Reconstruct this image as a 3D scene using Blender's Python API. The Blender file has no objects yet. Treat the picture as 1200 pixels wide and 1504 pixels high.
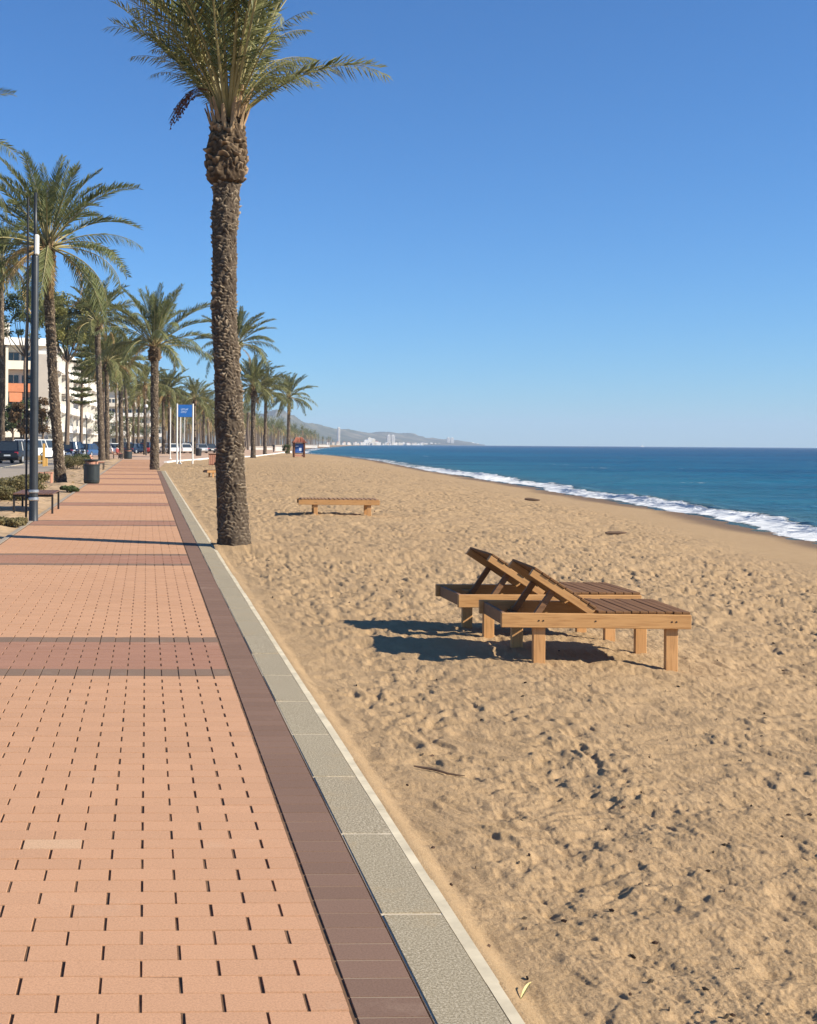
import bpy, bmesh, math, random
import numpy as np
from mathutils import Vector, Matrix, Euler
R = math.radians
HAZE = .00014
random.seed(7)
scene = bpy.context.scene
col = scene.collection

# ------------------------------------------------------------------ camera model
H, F, PX, PY, ROLL = 1.55, 1750.0, 270.0, 650.7, 0.007
def gp(x, y, z=0.0):
    """ground point (world X, Y) seen at photo pixel x, y on a level z"""
    u, v = x - PX, y - PY
    uu = u*math.cos(ROLL) + v*math.sin(ROLL); vv = -u*math.sin(ROLL) + v*math.cos(ROLL)
    return Vector((uu/vv*(H-z), F*(H-z)/vv, z))
def up(x, y, Y):
    """world point at depth Y seen at photo pixel x, y"""
    u, v = x - PX, y - PY
    uu = u*math.cos(ROLL) + v*math.sin(ROLL); vv = -u*math.sin(ROLL) + v*math.cos(ROLL)
    return Vector((uu*Y/F, Y, H - vv*Y/F))
cam = bpy.data.cameras.new('camera'); co = bpy.data.objects.new('camera', cam); col.objects.link(co)
cr, sr = math.cos(ROLL), math.sin(ROLL)
co.matrix_world = Matrix(((cr, -sr, 0, 0), (0, 0, -1, 0), (sr, cr, 0, H), (0, 0, 0, 1)))
cam.sensor_fit = 'VERTICAL'; cam.sensor_height = 36; cam.lens = 36*F/1504
cam.shift_x = (600-PX)/1504; cam.shift_y = -(752-PY)/1504
cam.clip_start = .05; cam.clip_end = 60000
scene.camera = co

# ------------------------------------------------------------------ light
SUN_EL, SUN_AZ = R(31), math.atan2(.91, -.41)      # azimuth from +Y towards +X
sd = Vector((math.sin(SUN_AZ)*math.cos(SUN_EL), math.cos(SUN_AZ)*math.cos(SUN_EL), math.sin(SUN_EL)))
sl = bpy.data.lights.new('sun', 'SUN'); so = bpy.data.objects.new('sun', sl); col.objects.link(so)
sl.energy = 5.0; sl.angle = R(.5); sl.color = (1, .92, .78)
so.rotation_euler = (-sd).to_track_quat('-Z', 'Y').to_euler()
w = bpy.data.worlds.new('World'); scene.world = w; w.use_nodes = True
nt = w.node_tree; nt.nodes.clear()
sky = nt.nodes.new('ShaderNodeTexSky'); sky.sky_type = 'NISHITA'; sky.sun_disc = False
sky.sun_elevation = SUN_EL; sky.sun_rotation = SUN_AZ
sky.altitude = 0; sky.air_density = 1.0; sky.dust_density = 0; sky.ozone_density = 10
bg = nt.nodes.new('ShaderNodeBackground'); bg.inputs[1].default_value = .083
out = nt.nodes.new('ShaderNodeOutputWorld')
tint = nt.nodes.new('ShaderNodeMix'); tint.data_type = 'RGBA'; tint.blend_type = 'MULTIPLY'; tint.inputs[0].default_value = 1; tint.inputs[7].default_value = (.76, .985, 1.085, 1)
nt.links.new(sky.outputs[0], tint.inputs[6]); nt.links.new(tint.outputs[2], bg.inputs[0]); nt.links.new(bg.outputs[0], out.inputs[0])
scene.view_settings.view_transform = 'Standard'; scene.view_settings.look = 'None'
scene.view_settings.exposure = .75; scene.view_settings.gamma = 1
scene.render.engine = 'CYCLES'
scene.cycles.max_bounces = 6; scene.cycles.transparent_max_bounces = 8; scene.cycles.volume_bounces = 0
scene.cycles.use_denoising = True

# ------------------------------------------------------------------ materials
class N:
    def __init__(s, name):
        s.m = bpy.data.materials.new(name); s.m.use_nodes = True; s.t = s.m.node_tree
        s.b = s.t.nodes['Principled BSDF']; s.o = s.t.nodes['Material Output']
    def n(s, ty, **k):
        d = s.t.nodes.new('ShaderNode'+ty)
        for a, v in k.items(): setattr(d, a, v)
        return d
    def l(s, a, b): s.t.links.new(a, b)
    def coord(s): return s.n('TexCoord').outputs['Object']
    def noise(s, scale, detail=4, rough=.6, vec=None, dist=0):
        d = s.n('TexNoise'); d.inputs['Scale'].default_value = scale; d.inputs['Detail'].default_value = detail
        d.inputs['Roughness'].default_value = rough; d.inputs['Distortion'].default_value = dist
        s.l(vec if vec else s.coord(), d.inputs['Vector']); return d.outputs['Fac']
    def ramp(s, fac, stops):
        d = s.n('ValToRGB'); e = d.color_ramp.elements
        while len(e) > 1: e.remove(e[0])
        for i, (p, c) in enumerate(stops):
            x = e[0] if i == 0 else e.new(p)
            x.position = p; x.color = (*c, 1) if len(c) == 3 else c
        s.l(fac, d.inputs[0]); return d.outputs[0]
    def mix(s, fac, a, b, mode='MIX'):
        d = s.n('Mix', data_type='RGBA', blend_type=mode)
        for v, i in ((fac, 0), (a, 6), (b, 7)):
            if hasattr(v, 'is_linked'): s.l(v, d.inputs[i])
            elif i == 0: d.inputs[0].default_value = v
            else: d.inputs[i].default_value = (*v, 1)
        return d.outputs[2]
    def math(s, op, a, b=0, c=0):
        d = s.n('Math', operation=op)
        for i, v in enumerate((a, b, c)):
            if hasattr(v, 'is_linked'): s.l(v, d.inputs[i])
            else: d.inputs[i].default_value = v
        return d.outputs[0]
    def attr(s, name): return s.n('Attribute', attribute_name=name).outputs['Fac']
    def scl(s, v, k):
        d = s.n('Mapping'); d.inputs['Scale'].default_value = k; s.l(v, d.inputs['Vector']); return d.outputs[0]
    def color(s, c): s.l(c, s.b.inputs['Base Color'])
    def bump(s, h, strength=.3, dist=.01):
        d = s.n('Bump'); d.inputs['Strength'].default_value = strength; d.inputs['Distance'].default_value = dist
        s.l(h, d.inputs['Height']); s.l(d.outputs[0], s.b.inputs['Normal'])
    def set(s, **k):
        for a, v in k.items(): s.b.inputs[a.replace('_', ' ')].default_value = v
        return s
M = {}
def flat(name, c, rough=.6, var=.15, scale=8, bump=0, metal=0, spec=.4):
    n = N(name); f = n.noise(scale, 5)
    n.color(n.ramp(f, [(.3, tuple(x*(1-var) for x in c)), (.7, tuple(min(1, x*(1+var)) for x in c))]))
    n.set(Roughness=rough, Metallic=metal, Specular_IOR_Level=spec)
    if bump: n.bump(n.noise(scale*6, 3), bump, .005)
    M[name] = n.m; return n.m
def wood(name, a, b, rough=.55, scale=(4, 60, 60)):
    n = N(name); v = n.scl(n.coord(), scale); f = n.noise(1, 5, .6, v, .6); g = n.noise(3, 3)
    c = n.ramp(f, [(.28, b), (.5, a), (.75, tuple(x*1.2 for x in a))])
    n.color(n.mix(.3, c, n.ramp(g, [(.3, b), (.7, a)]))); n.set(Roughness=rough, Specular_IOR_Level=.2); n.bump(f, .15, .003)
    M[name] = n.m
def leafy(name, a, b, trans=.25, rough=.5, spec=.4):
    n = N(name); oi = n.n('ObjectInfo').outputs['Random']; g = n.n('NewGeometry').outputs['Random Per Island']
    k = n.math('ADD', n.math('MULTIPLY', oi, .45), n.math('MULTIPLY', g, .55))
    c = n.ramp(k, [(0.1, a), (.9, b)]); n.color(c); n.set(Roughness=rough, Specular_IOR_Level=spec)
    tr = n.n('BsdfTranslucent'); n.l(n.mix(.5, c, tuple(x*1.6 for x in b)), tr.inputs[0])
    mx = n.n('MixShader'); mx.inputs[0].default_value = trans
    n.l(n.b.outputs[0], mx.inputs[1]); n.l(tr.outputs[0], mx.inputs[2]); n.l(mx.outputs[0], n.o.inputs[0]); M[name] = n.m

def paver(name, c, var=.07, spk=.42):
    n = N(name); g = n.n('NewGeometry').outputs['Random Per Island']
    base = n.ramp(g, [(0, tuple(x*(1-var) for x in c)), (.5, c), (1, tuple(x*(1+var) for x in c))])
    st = n.noise(.55, 5, .65); base = n.mix(n.math('MULTIPLY', n.math('SUBTRACT', st, .35), .9), base, tuple(x*.72 for x in c), 'MIX')
    pale = n.noise(1.7, 6, .7); base = n.mix(n.ramp(pale, [(.60, (0, 0, 0)), (.75, (.35, .35, .35))]), base, (.56, .43, .31))
    gr = n.noise(150, 4, .85); base = n.mix(spk, base, n.ramp(gr, [(.33, tuple(x*.45 for x in c)), (.48, c), (.66, tuple(min(1, x*1.45) for x in c))]))
    n.color(base); n.set(Roughness=.9, Specular_IOR_Level=.1); n.bump(gr, .25, .002); M[name] = n.m
paver('paver_salmon', (.525, .294, .170))
paver('paver_bleached', (.56, .355, .215), .05, .5)
paver('paver_red', (.36, .19, .125))
paver('paver_grey', (.225, .15, .105))
paver('paver_purple', (.21, .13, .093), .12)
flat('joint', (.15, .085, .045), .95, .3, 20)
flat('mortar', (.56, .47, .34), .9, .15, 10)
n = N('granite'); a = n.noise(130, 4, .85); b = n.noise(.9, 5); g = n.n('NewGeometry').outputs['Random Per Island']
c = n.ramp(a, [(.38, (.10, .08, .055)), (.5, (.31, .255, .17)), (.60, (.66, .56, .42))])
c = n.mix(.3, c, n.ramp(b, [(.3, (.24, .20, .125)), (.7, (.33, .28, .18))])); c = n.mix(n.math('MULTIPLY', g, .25), c, (.38, .32, .21))
c = n.mix(n.ramp(n.noise(2.2, 7, .75), [(.52, (0, 0, 0)), (.72, (.55, .55, .55))]), c, (.40, .29, .16))
n.color(c); n.set(Roughness=.9, Specular_IOR_Level=.1); n.bump(a, .5, .003); M['granite'] = n.m
flat('edge_concrete', (.62, .53, .37), .9, .22, 6, 0, 0, .1)
# sand: dry colour, darker and glossier where the sea wets it
n = N('sand'); big = n.noise(.35, 5, .6); mid = n.noise(5, 6, .7); fine = n.noise(190, 4, .85); grain = n.noise(60, 5, .75)
c = n.ramp(big, [(.3, (.345, .226, .122)), (.7, (.44, .302, .168))])
c = n.mix(.6, c, n.ramp(mid, [(.3, (.31, .20, .092)), (.55, (.43, .287, .154)), (.75, (.515, .362, .204))]))
c = n.mix(.5, c, n.ramp(fine, [(.35, (.22, .138, .064)), (.5, (.42, .282, .154)), (.66, (.60, .445, .27))]))
wet = n.attr('wet'); c = n.mix(n.math('MULTIPLY', wet, .85), c, (.15, .098, .062)); n.color(c)
n.l(n.math('SUBTRACT', .95, n.math('MULTIPLY', wet, .3)), n.b.inputs['Roughness']); n.set(Specular_IOR_Level=.08)
n.bump(n.math('ADD', n.math('MULTIPLY', grain, 1.0), n.math('MULTIPLY', fine, .25)), .7, .015); M['sand'] = n.m
flat('bed_soil', (.43, .29, .16), .95, .25, 3, .6)
flat('land', (.30, .24, .16), .95, .25, .2)
flat('asphalt', (.13, .12, .11), .9, .2, 2, .2)
flat('sidewalk', (.33, .27, .20), .9, .12, 1.2)
flat('plaza', (.50, .33, .215), .9, .12, 1.5)
flat('white_paint', (.74, .72, .66), .6, .05, 3)
flat('white_wall', (.84, .80, .72), .8, .05, .5)
flat('cream_wall', (.74, .66, .52), .8, .06, .5)
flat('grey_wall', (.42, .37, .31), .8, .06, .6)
flat('recess', (.30, .27, .23), .8, .2, .5)
flat('awning', (.55, .20, .09), .8, .1, 2)
n = N('glass'); n.set(Base_Color=(.03, .04, .05, 1), Roughness=.08, Specular_IOR_Level=.6); M['glass'] = n.m
flat('hut_roof', (.36, .13, .07), .8, .25, 14, .4)
flat('metal_dark', (.04, .044, .048), .42, .15, 6, 0, .3, .5)
flat('metal_black', (.02, .018, .017), .5, .15, 8, 0, 0, .4)
flat('metal_silver', (.55, .56, .56), .3, .1, 8, 0, .8, .5)
flat('grey_pole', (.33, .33, .33), .5, .1, 8)
flat('bin_green', (.022, .028, .027), .4, .15, 6, 0, 0, .5)
flat('sign_blue', (.02, .13, .42), .45, .12, 5)
flat('sign_white', (.55, .65, .78), .5, .05, 5)
flat('poster_blue', (.03, .09, .30), .45, .5, 2.5)
wood('wood_rail', (.52, .285, .115), (.33, .16, .06), .5)
wood('wood_leg', (.55, .30, .125), (.36, .18, .07), .5, (50, 50, 4))
wood('wood_slat', (.20, .10, .042), (.10, .048, .02), .75, (60, 4, 60))
wood('wood_slat_pale', (.36, .21, .10), (.22, .12, .06), .6, (60, 4, 60))
wood('wood_strut', (.24, .125, .06), (.14, .07, .035), .6)
wood('bench_wood', (.16, .085, .06), (.09, .05, .035), .5, (60, 3, 60))
wood('hut_wood', (.17, .075, .04), (.09, .04, .02), .6, (20, 20, 2))
wood('yellow_wood', (.62, .36, .10), (.45, .25, .07), .6, (20, 20, 2))
wood('pink_wood', (.52, .26, .17), (.38, .18, .12), .6, (3, 20, 20))
leafy('palm_leaf', (.075, .10, .038), (.26, .265, .105), .33, .5, .3)
leafy('palm_leaf_big', (.085, .105, .04), (.32, .31, .13), .36, .5, .3)
leafy('palm_leaf_far', (.08, .10, .038), (.235, .23, .085), .3, .55, .3)
leafy('palm_dry', (.26, .17, .07), (.42, .29, .12), .2, .6)
flat('rachis', (.27, .23, .10), .5, .25, 3)
flat('rachis_dry', (.45, .30, .14), .6, .2, 3)
flat('stub', (.31, .20, .105), .8, .35, 9)
flat('dates', (.11, .045, .03), .5, .3, 12)
leafy('tree_olive', (.10, .11, .03), (.27, .25, .075), .3, .6)
leafy('tree_green', (.05, .075, .025), (.13, .15, .05), .25, .6)
leafy('shrub_dry', (.10, .095, .035), (.24, .19, .085), .25, .7)
leafy('tree_russet', (.12, .075, .03), (.22, .13, .06), .25, .7)
flat('bark', (.16, .115, .08), .9, .3, 6, .4)
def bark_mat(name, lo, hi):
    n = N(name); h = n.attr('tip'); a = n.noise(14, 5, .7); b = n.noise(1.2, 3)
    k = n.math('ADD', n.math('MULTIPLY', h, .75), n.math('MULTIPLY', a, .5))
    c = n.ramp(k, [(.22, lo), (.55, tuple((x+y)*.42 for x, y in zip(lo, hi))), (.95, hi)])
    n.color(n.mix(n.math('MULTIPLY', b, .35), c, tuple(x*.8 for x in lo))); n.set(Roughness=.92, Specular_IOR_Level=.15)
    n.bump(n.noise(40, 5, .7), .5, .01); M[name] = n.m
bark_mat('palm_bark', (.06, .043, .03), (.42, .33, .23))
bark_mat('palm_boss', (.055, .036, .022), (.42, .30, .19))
flat('palm_bark_far', (.15, .115, .085), .95, .35, 7, .5)
def paint(name, c, metal=.2):
    n = N(name); n.set(Base_Color=(*c, 1), Roughness=.3, Metallic=metal, Coat_Weight=.5, Coat_Roughness=.08); M[name] = n.m
paint('paint_black', (.012, .013, .018)); paint('paint_navy', (.012, .02, .05)); paint('paint_white', (.78, .78, .76), 0)
paint('paint_blue', (.03, .09, .22)); paint('paint_red', (.25, .025, .02)); paint('paint_grey', (.16, .165, .17)); paint('paint_silver', (.45, .46, .47), .5)
flat('tyre', (.018, .018, .018), .9, .1, 10)
paint('tail_light', (.45, .02, .03), 0); paint('head_light', (.7, .7, .7), .3)
flat('plate', (.75, .75, .72), .5, .03, 5)
flat('skin', (.45, .27, .18), .6, .05, 10); flat('cloth_dark', (.02, .022, .03), .9, .2, 10); flat('cloth_red', (.30, .06, .05), .9, .2, 10); flat('hair', (.02, .014, .01), .7, .2, 20)
flat('driftwood', (.09, .055, .035), .9, .3, 12); flat('leaf_yellow', (.55, .47, .20), .6, .15, 20)
flat('seaweed', (.07, .05, .03), .9, .4, 9)

# ------------------------------------------------------------------ mesh helpers
class MB:
    def __init__(s): s.v = []; s.f = []; s.mi = []; s.mats = []
    def m(s, name):
        if name not in s.mats: s.mats.append(name)
        return s.mats.index(name)
    def add(s, vs, fs, mat):
        o = len(s.v); s.v += [tuple(p) for p in vs]; k = s.m(mat)
        for f in fs: s.f.append([i+o for i in f]); s.mi.append(k)
    def box(s, c, d, mat, rot=None, taper=1.0):
        x, y, z = (k/2 for k in d); P = []
        for sx, sy, sz in ((-1,-1,-1),(1,-1,-1),(1,1,-1),(-1,1,-1),(-1,-1,1),(1,-1,1),(1,1,1),(-1,1,1)):
            t = taper if sz > 0 else 1
            p = Vector((sx*x*t, sy*y*t, sz*z))
            if rot is not None: p = rot @ p
            P.append(p + Vector(c))
        s.add(P, [(0,3,2,1),(4,5,6,7),(0,1,5,4),(1,2,6,5),(2,3,7,6),(3,0,4,7)], mat)
    def beam(s, a, b, wd, ht, mat, upv=(0,0,1)):
        a, b = Vector(a), Vector(b); d = (b-a); L = d.length; x = d/L
        z = Vector(upv); y = z.cross(x)
        if y.length < 1e-4: y = Vector((0,1,0)).cross(x)
        y.normalize(); z = x.cross(y)
        s.box((a+b)/2, (L, wd, ht), mat, Matrix((x, y, z)).transposed())
    def tube(s, pts, rad, mat, n=8, cap=True):
        pts = [Vector(p) for p in pts]; o = len(s.v); P = []
        for i, p in enumerate(pts):
            t = (pts[min(i+1, len(pts)-1)] - pts[max(i-1, 0)]).normalized()
            a = Vector((0,0,1)) if abs(t.z) < .9 else Vector((1,0,0))
            u = t.cross(a).normalized(); v2 = t.cross(u); r = rad[i] if hasattr(rad, '__len__') else rad
            for k in range(n):
                q = 2*math.pi*k/n; P.append(p + u*(r*math.cos(q)) - v2*(r*math.sin(q)))
        fs = [(i*n+k, i*n+(k+1) % n, (i+1)*n+(k+1) % n, (i+1)*n+k) for i in range(len(pts)-1) for k in range(n)]
        if cap: fs += [tuple(range(n))[::-1], tuple((len(pts)-1)*n+k for k in range(n))]
        s.add(P, fs, mat)
    def lathe(s, prof, c, mat, n=24):
        P = []; c = Vector(c)
        for r, z in prof:
            for k in range(n):
                q = 2*math.pi*k/n; P.append(c + Vector((r*math.cos(q), r*math.sin(q), z)))
        fs = [(i*n+k, i*n+(k+1) % n, (i+1)*n+(k+1) % n, (i+1)*n+k) for i in range(len(prof)-1) for k in range(n)]
        fs += [tuple(range(n))[::-1], tuple((len(prof)-1)*n+k for k in range(n))]
        s.add(P, fs, mat)
    def prism(s, poly, z0, z1, mat):
        n = len(poly); P = [(x, y, z0) for x, y in poly] + [(x, y, z1) for x, y in poly]
        s.add(P, [tuple(range(n))[::-1], tuple(range(n, 2*n))] + [(i, (i+1) % n, n+(i+1) % n, n+i) for i in range(n)], mat)
    def mesh(s, name, bevel=0, smooth=False):
        me = bpy.data.meshes.new(name); me.from_pydata(s.v, [], s.f)
        for k in s.mats: me.materials.append(M[k])
        me.polygons.foreach_set('material_index', s.mi)
        if bevel:
            bm = bmesh.new(); bm.from_mesh(me)
            bmesh.ops.bevel(bm, geom=bm.edges[:], offset=bevel, segments=1, affect='EDGES', profile=.5, clamp_overlap=True)
            bm.to_mesh(me); bm.free()
        if smooth: me.polygons.foreach_set('use_smooth', [True]*len(me.polygons))
        me.update(); return me
    def build(s, name, parent=None, bevel=0, smooth=False):
        return link(name, s.mesh(name, bevel, smooth), parent)
def link(name, me, parent=None):
    o = bpy.data.objects.new(name, me); col.objects.link(o); o.parent = parent; return o
def tag(o, label=None, cat=None, group=None, kind=None):
    if label: o['label'] = label
    if cat: o['category'] = cat
    if group: o['group'] = group
    if kind: o['kind'] = kind
    return o
def thing(name, loc, label, cat, group=None, rz=0):
    o = bpy.data.objects.new(name, None); col.objects.link(o); o.location = loc; o.rotation_euler = (0, 0, rz)
    o.empty_display_size = .2
    return tag(o, label, cat, group)
KIDS = {}
def copy_tree(o, parent=None):
    c = o.copy(); col.objects.link(c); c.parent = parent
    for ch in o.children: copy_tree(ch, c)
    return c
def npmesh(name, V, Fq, mats, smooth=False, mi=None, attrs=None):
    me = bpy.data.meshes.new(name); nv, nf, k = len(V), len(Fq), Fq.shape[1]
    me.vertices.add(nv); me.vertices.foreach_set('co', np.asarray(V, np.float32).ravel())
    me.loops.add(nf*k); me.loops.foreach_set('vertex_index', np.asarray(Fq, np.int32).ravel())
    me.polygons.add(nf); me.polygons.foreach_set('loop_start', np.arange(0, nf*k, k, dtype=np.int32))
    me.polygons.foreach_set('loop_total', np.full(nf, k, np.int32))
    for m in mats: me.materials.append(M[m])
    if mi is not None: me.polygons.foreach_set('material_index', np.asarray(mi, np.int32))
    me.polygons.foreach_set('use_smooth', np.full(nf, smooth, bool))
    for a, d in (attrs or {}).items():
        at = me.attributes.new(a, 'FLOAT', 'POINT'); at.data.foreach_set('value', np.asarray(d, np.float32))
    me.update(calc_edges=True); me.validate(); return me
def gridfaces(nr, nc, wrap=False):
    i, j = np.meshgrid(np.arange(nr-1), np.arange(nc if wrap else nc-1), indexing='ij')
    a = i*nc+j; b = i*nc+(j+1) % nc
    return np.stack([a, b, b+nc, a+nc], -1).reshape(-1, 4)
def hash2(ix, iy, seed):
    h = (ix.astype(np.int64)*374761393 + iy.astype(np.int64)*668265263 + seed*974711) & 0x7fffffff
    h = ((h ^ (h >> 13))*1274126177) & 0x7fffffff
    return ((h ^ (h >> 16)) & 0xffff)/65535.0
def vn(x, y, seed=0):
    ix, iy = np.floor(x), np.floor(y); fx, fy = x-ix, y-iy
    fx = fx*fx*fx*(fx*(fx*6-15)+10); fy = fy*fy*fy*(fy*(fy*6-15)+10)
    a, b, c, d = hash2(ix, iy, seed), hash2(ix+1, iy, seed), hash2(ix, iy+1, seed), hash2(ix+1, iy+1, seed)
    return (a+(b-a)*fx)*(1-fy) + (c+(d-c)*fx)*fy - .5
def sstep(x, a, b):
    t = np.clip((x-a)/(b-a), 0, 1); return t*t*(3-2*t)

# ------------------------------------------------------------------ shoreline
SEA_Z = -.45
SHORE = np.array([(3, -60), (8.5, -10), (10.5, 6), (12.2, 16), (13.7, 25.8), (15.2, 36.4), (16.4, 54), (17.2, 66), (19.3, 97), (23.4, 144),
                  (26, 198), (25, 233), (24.5, 280), (33, 360), (52, 500), (90, 720), (145, 1090), (290, 2000), (760, 3900), (1500, 6300)], float)
# smooth it
def resample(P):
    s = np.concatenate([[0], np.cumsum(np.hypot(*np.diff(P, axis=0).T))])
    t = np.concatenate([np.arange(0, 330, 2.), np.linspace(330, s[-1], 90)])
    Q = np.stack([np.interp(t, s, P[:, 0]), np.interp(t, s, P[:, 1])], 1)
    for _ in range(6): Q[1:-1] = Q[1:-1]*.5 + (Q[:-2]+Q[2:])*.25
    return Q
SH = resample(SHORE)
def shore_d(X, Y):
    """signed distance to the waterline, positive on the sea side"""
    X = np.asarray(X, float); Y = np.asarray(Y, float); sh = X.shape; x = X.ravel(); y = Y.ravel()
    best = np.full(x.shape, 1e18); sg = np.ones_like(x)
    for (ax, ay), (bx, by) in zip(SH[:-1], SH[1:]):
        dx, dy = bx-ax, by-ay; L2 = dx*dx+dy*dy
        t = np.clip(((x-ax)*dx+(y-ay)*dy)/L2, 0, 1); qx = x-ax-t*dx; qy = y-ay-t*dy; d = qx*qx+qy*qy
        m = d < best; best[m] = d[m]; sg[m] = np.where((dy*qx - dx*qy) > 0, 1, -1)[m]
    return (np.sqrt(best)*sg).reshape(sh)

# ------------------------------------------------------------------ promenade
AX = math.atan(.031)
PD = np.array([-math.sin(AX), math.cos(AX)]); PN = np.array([math.cos(AX), math.sin(AX)]); PO = np.array([.57, 0.])
def prom(s, t, z=0.0): p = PO + PD*s + PN*t; return Vector((p[0], p[1], z))
def inv(X, Y): q = np.array([X, Y])-PO; return q@PD, q@PN
def pavers(name, rects, mats, lvl=1.0):
    """rects: (s0, s1, t0, t1, material index): each a chamfered block of its own"""
    A = np.array(rects); n = len(A); rng = np.random.default_rng(3)
    ch, dp = .0018, .013
    zt = rng.normal(0, .0007*lvl, n); tilt = rng.normal(0, .0012*lvl, (n, 2))
    cs = [(0, 2), (1, 2), (1, 3), (0, 3)]
    V = np.zeros((n, 8, 3))
    for k, (a, b) in enumerate(cs):
        s, t = A[:, a], A[:, b]; sa = 1 if a == 0 else -1; sb = 1 if b == 2 else -1
        V[:, k, :2] = PO + PD*(s+sa*ch)[:, None] + PN*(t+sb*ch)[:, None]
        V[:, k, 2] = zt - sa*tilt[:, 0]*.5 - sb*tilt[:, 1]*.5
        V[:, k+4, :2] = PO + PD*s[:, None] + PN*t[:, None]; V[:, k+4, 2] = -dp
    F4 = np.array([(0, 3, 2, 1), (0, 1, 5, 4), (1, 2, 6, 5), (2, 3, 7, 6), (3, 0, 4, 7)])
    # midway chamfer shelf: sides lean slightly, which reads as a worn arris
    Fq = (F4[None] + (np.arange(n)*8)[:, None, None]).reshape(-1, 4)
    me = npmesh(name, V.reshape(-1, 3), Fq, mats, mi=np.repeat(A[:, 4].astype(int), 5))
    return tag(link(name, me), kind='structure')
ROW, LEN, ENDG, ROWG = .109, .2306, .0076, .0046
W0 = -2.7672
rects = []; s = .93; r = 0
bands = [8.0 + 7.08*k for k in range(-1, 16)]
BL = 1.57
while s < 108:
    bd = next((b for b in bands if b <= s + .06 < b+BL), None)
    if bd is not None:
        rows = [.236] + [(BL-.472)/10]*10 + [.236]
        for q, d in enumerate(rows):
            if q in (0, 11):
                for k in range(24):
                    t = W0 + k*LEN/2 + random.uniform(-.0008, .0008); rects.append((s+ROWG*.5, s+d-ROWG*.5, t+.002, t+LEN/2-.002, 2))
            else:
                for k in range(13):
                    a = max(W0, W0+(k-.5*(q % 2))*LEN); b = min(0, W0+(k+1-.5*(q % 2))*LEN)
                    if b-a > .03: rects.append((s+ROWG*.5, s+d-ROWG*.5, a+ENDG/2, b-ENDG/2, 1))
            s += d
        continue
    sh = (r % 2)*LEN/2; k = 0; t = W0
    edges = [W0] + [W0+sh+LEN*i for i in range(13)] + [0.0]
    edges = sorted(set(round(e, 4) for e in edges if W0-1e-4 <= e <= 1e-4))
    for a, b in zip(edges[:-1], edges[1:]):
        if b-a < .03: continue
        j = random.uniform(-.0015, .0015)
        rects.append((s+ROWG*.5+random.uniform(0, .0006), s+ROW-ROWG*.5, a+ENDG/2+j, b-ENDG/2+j, 0))
    s += ROW; r += 1
SEND = s
for px_, py_ in ((62, 1240),):                      # a chipped, bleached paver and its neighbour
    q_ = gp(px_, py_); s_, t_ = inv(q_.x, q_.y)
    rects = [(a, b, c, d, 3) if (a <= s_ <= b and c <= t_ <= d) else (a, b, c, d, m_) for a, b, c, d, m_ in rects]
pavers('promenade_paving', rects, ['paver_salmon', 'paver_red', 'paver_grey', 'paver_bleached'])
rects = []; s = 1.2; KEND = 66.0
while s < KEND:
    rects.append((s+.003, s+.119-.003, .010, .208, 0)); s += .119
pavers('border_paving', rects, ['paver_purple'], .3)
rects = []; s = 1.5
while s < KEND:
    rects.append((s+.008, s+.81-.008, .219, .417, 0)); s += .81
pavers('kerb_slabs', rects, ['granite'])
mb = MB()
def strip(mb, s0, s1, t0, t1, z0, z1, mat, step=None):
    P = [prom(s0, t0), prom(s1, t0), prom(s1, t1), prom(s0, t1)]
    mb.prism([(p.x, p.y) for p in P], z0, z1, mat)
strip(mb, 1.0, SEND, W0-.02, .012, -.3, -.0046, 'joint')
strip(mb, 1.0, KEND, .0125, .207, -.3, -.0028, 'sidewalk'); strip(mb, 1.0, KEND, .2072, .2142, -.3, -.012, 'joint')
strip(mb, 1.0, KEND, .2145, .4175, -.3, -.0035, 'mortar')
tag(mb.build('promenade_base'), kind='structure')
mb = MB(); s = 1.0
while s < KEND:
    strip(mb, s+.001, min(s+.81, KEND)-.001, .4185+random.uniform(0, .001), .458+random.uniform(-.004, .004), -.3, -.0015+random.uniform(-.001, .001), 'edge_concrete'); s += .81
tag(mb.build('kerb_edge'), kind='structure')
mb = MB(); strip(mb, 1.0, SEND, W0-.10, W0-.021, -.3, .004, 'sidewalk'); tag(mb.build('kerb_inland'), kind='structure')

# ------------------------------------------------------------------ sand
rng = np.random.default_rng(11)
RX0, RY0, RES, RNX, RNY = -2.0, 1.5, .018, 1150, 2350
FP = np.zeros((RNY, RNX), np.float32)
def splat(x, y, a, lx, ly, depth, rim, soft=1.0):
    rr = max(lx, ly)*1.9; i0 = int((x-rr-RX0)/RES); i1 = int((x+rr-RX0)/RES)+1; j0 = int((y-rr-RY0)/RES); j1 = int((y+rr-RY0)/RES)+1
    if i0 < 0 or j0 < 0 or i1 >= RNX or j1 >= RNY: return
    gx = RX0+np.arange(i0, i1)*RES-x; gy = RY0+np.arange(j0, j1)*RES-y; gx, gy = np.meshgrid(gx, gy)
    c, s_ = math.cos(a), math.sin(a); u = (gx*c+gy*s_)/lx; v = (-gx*s_+gy*c)/ly; q = u*u+v*v
    FP[j0:j1, i0:i1] += (-depth*np.exp(-(q*1.3)**(1.6*soft)) + rim*np.exp(-((np.sqrt(q)-1.25)/.28)**2)*(1+.6*np.sin(3*np.arctan2(v, u)+a*7))).astype(np.float32)
for _ in range(6800):      # older, slumped dents
    x = rng.uniform(-1, 18); y = rng.uniform(2, 42) if rng.random() < .5 else rng.uniform(2, 16)
    splat(x, y, rng.uniform(0, 6.3), rng.uniform(.07, .16), rng.uniform(.045, .09), rng.uniform(.004, .014), rng.uniform(.001, .005), .7)
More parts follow.
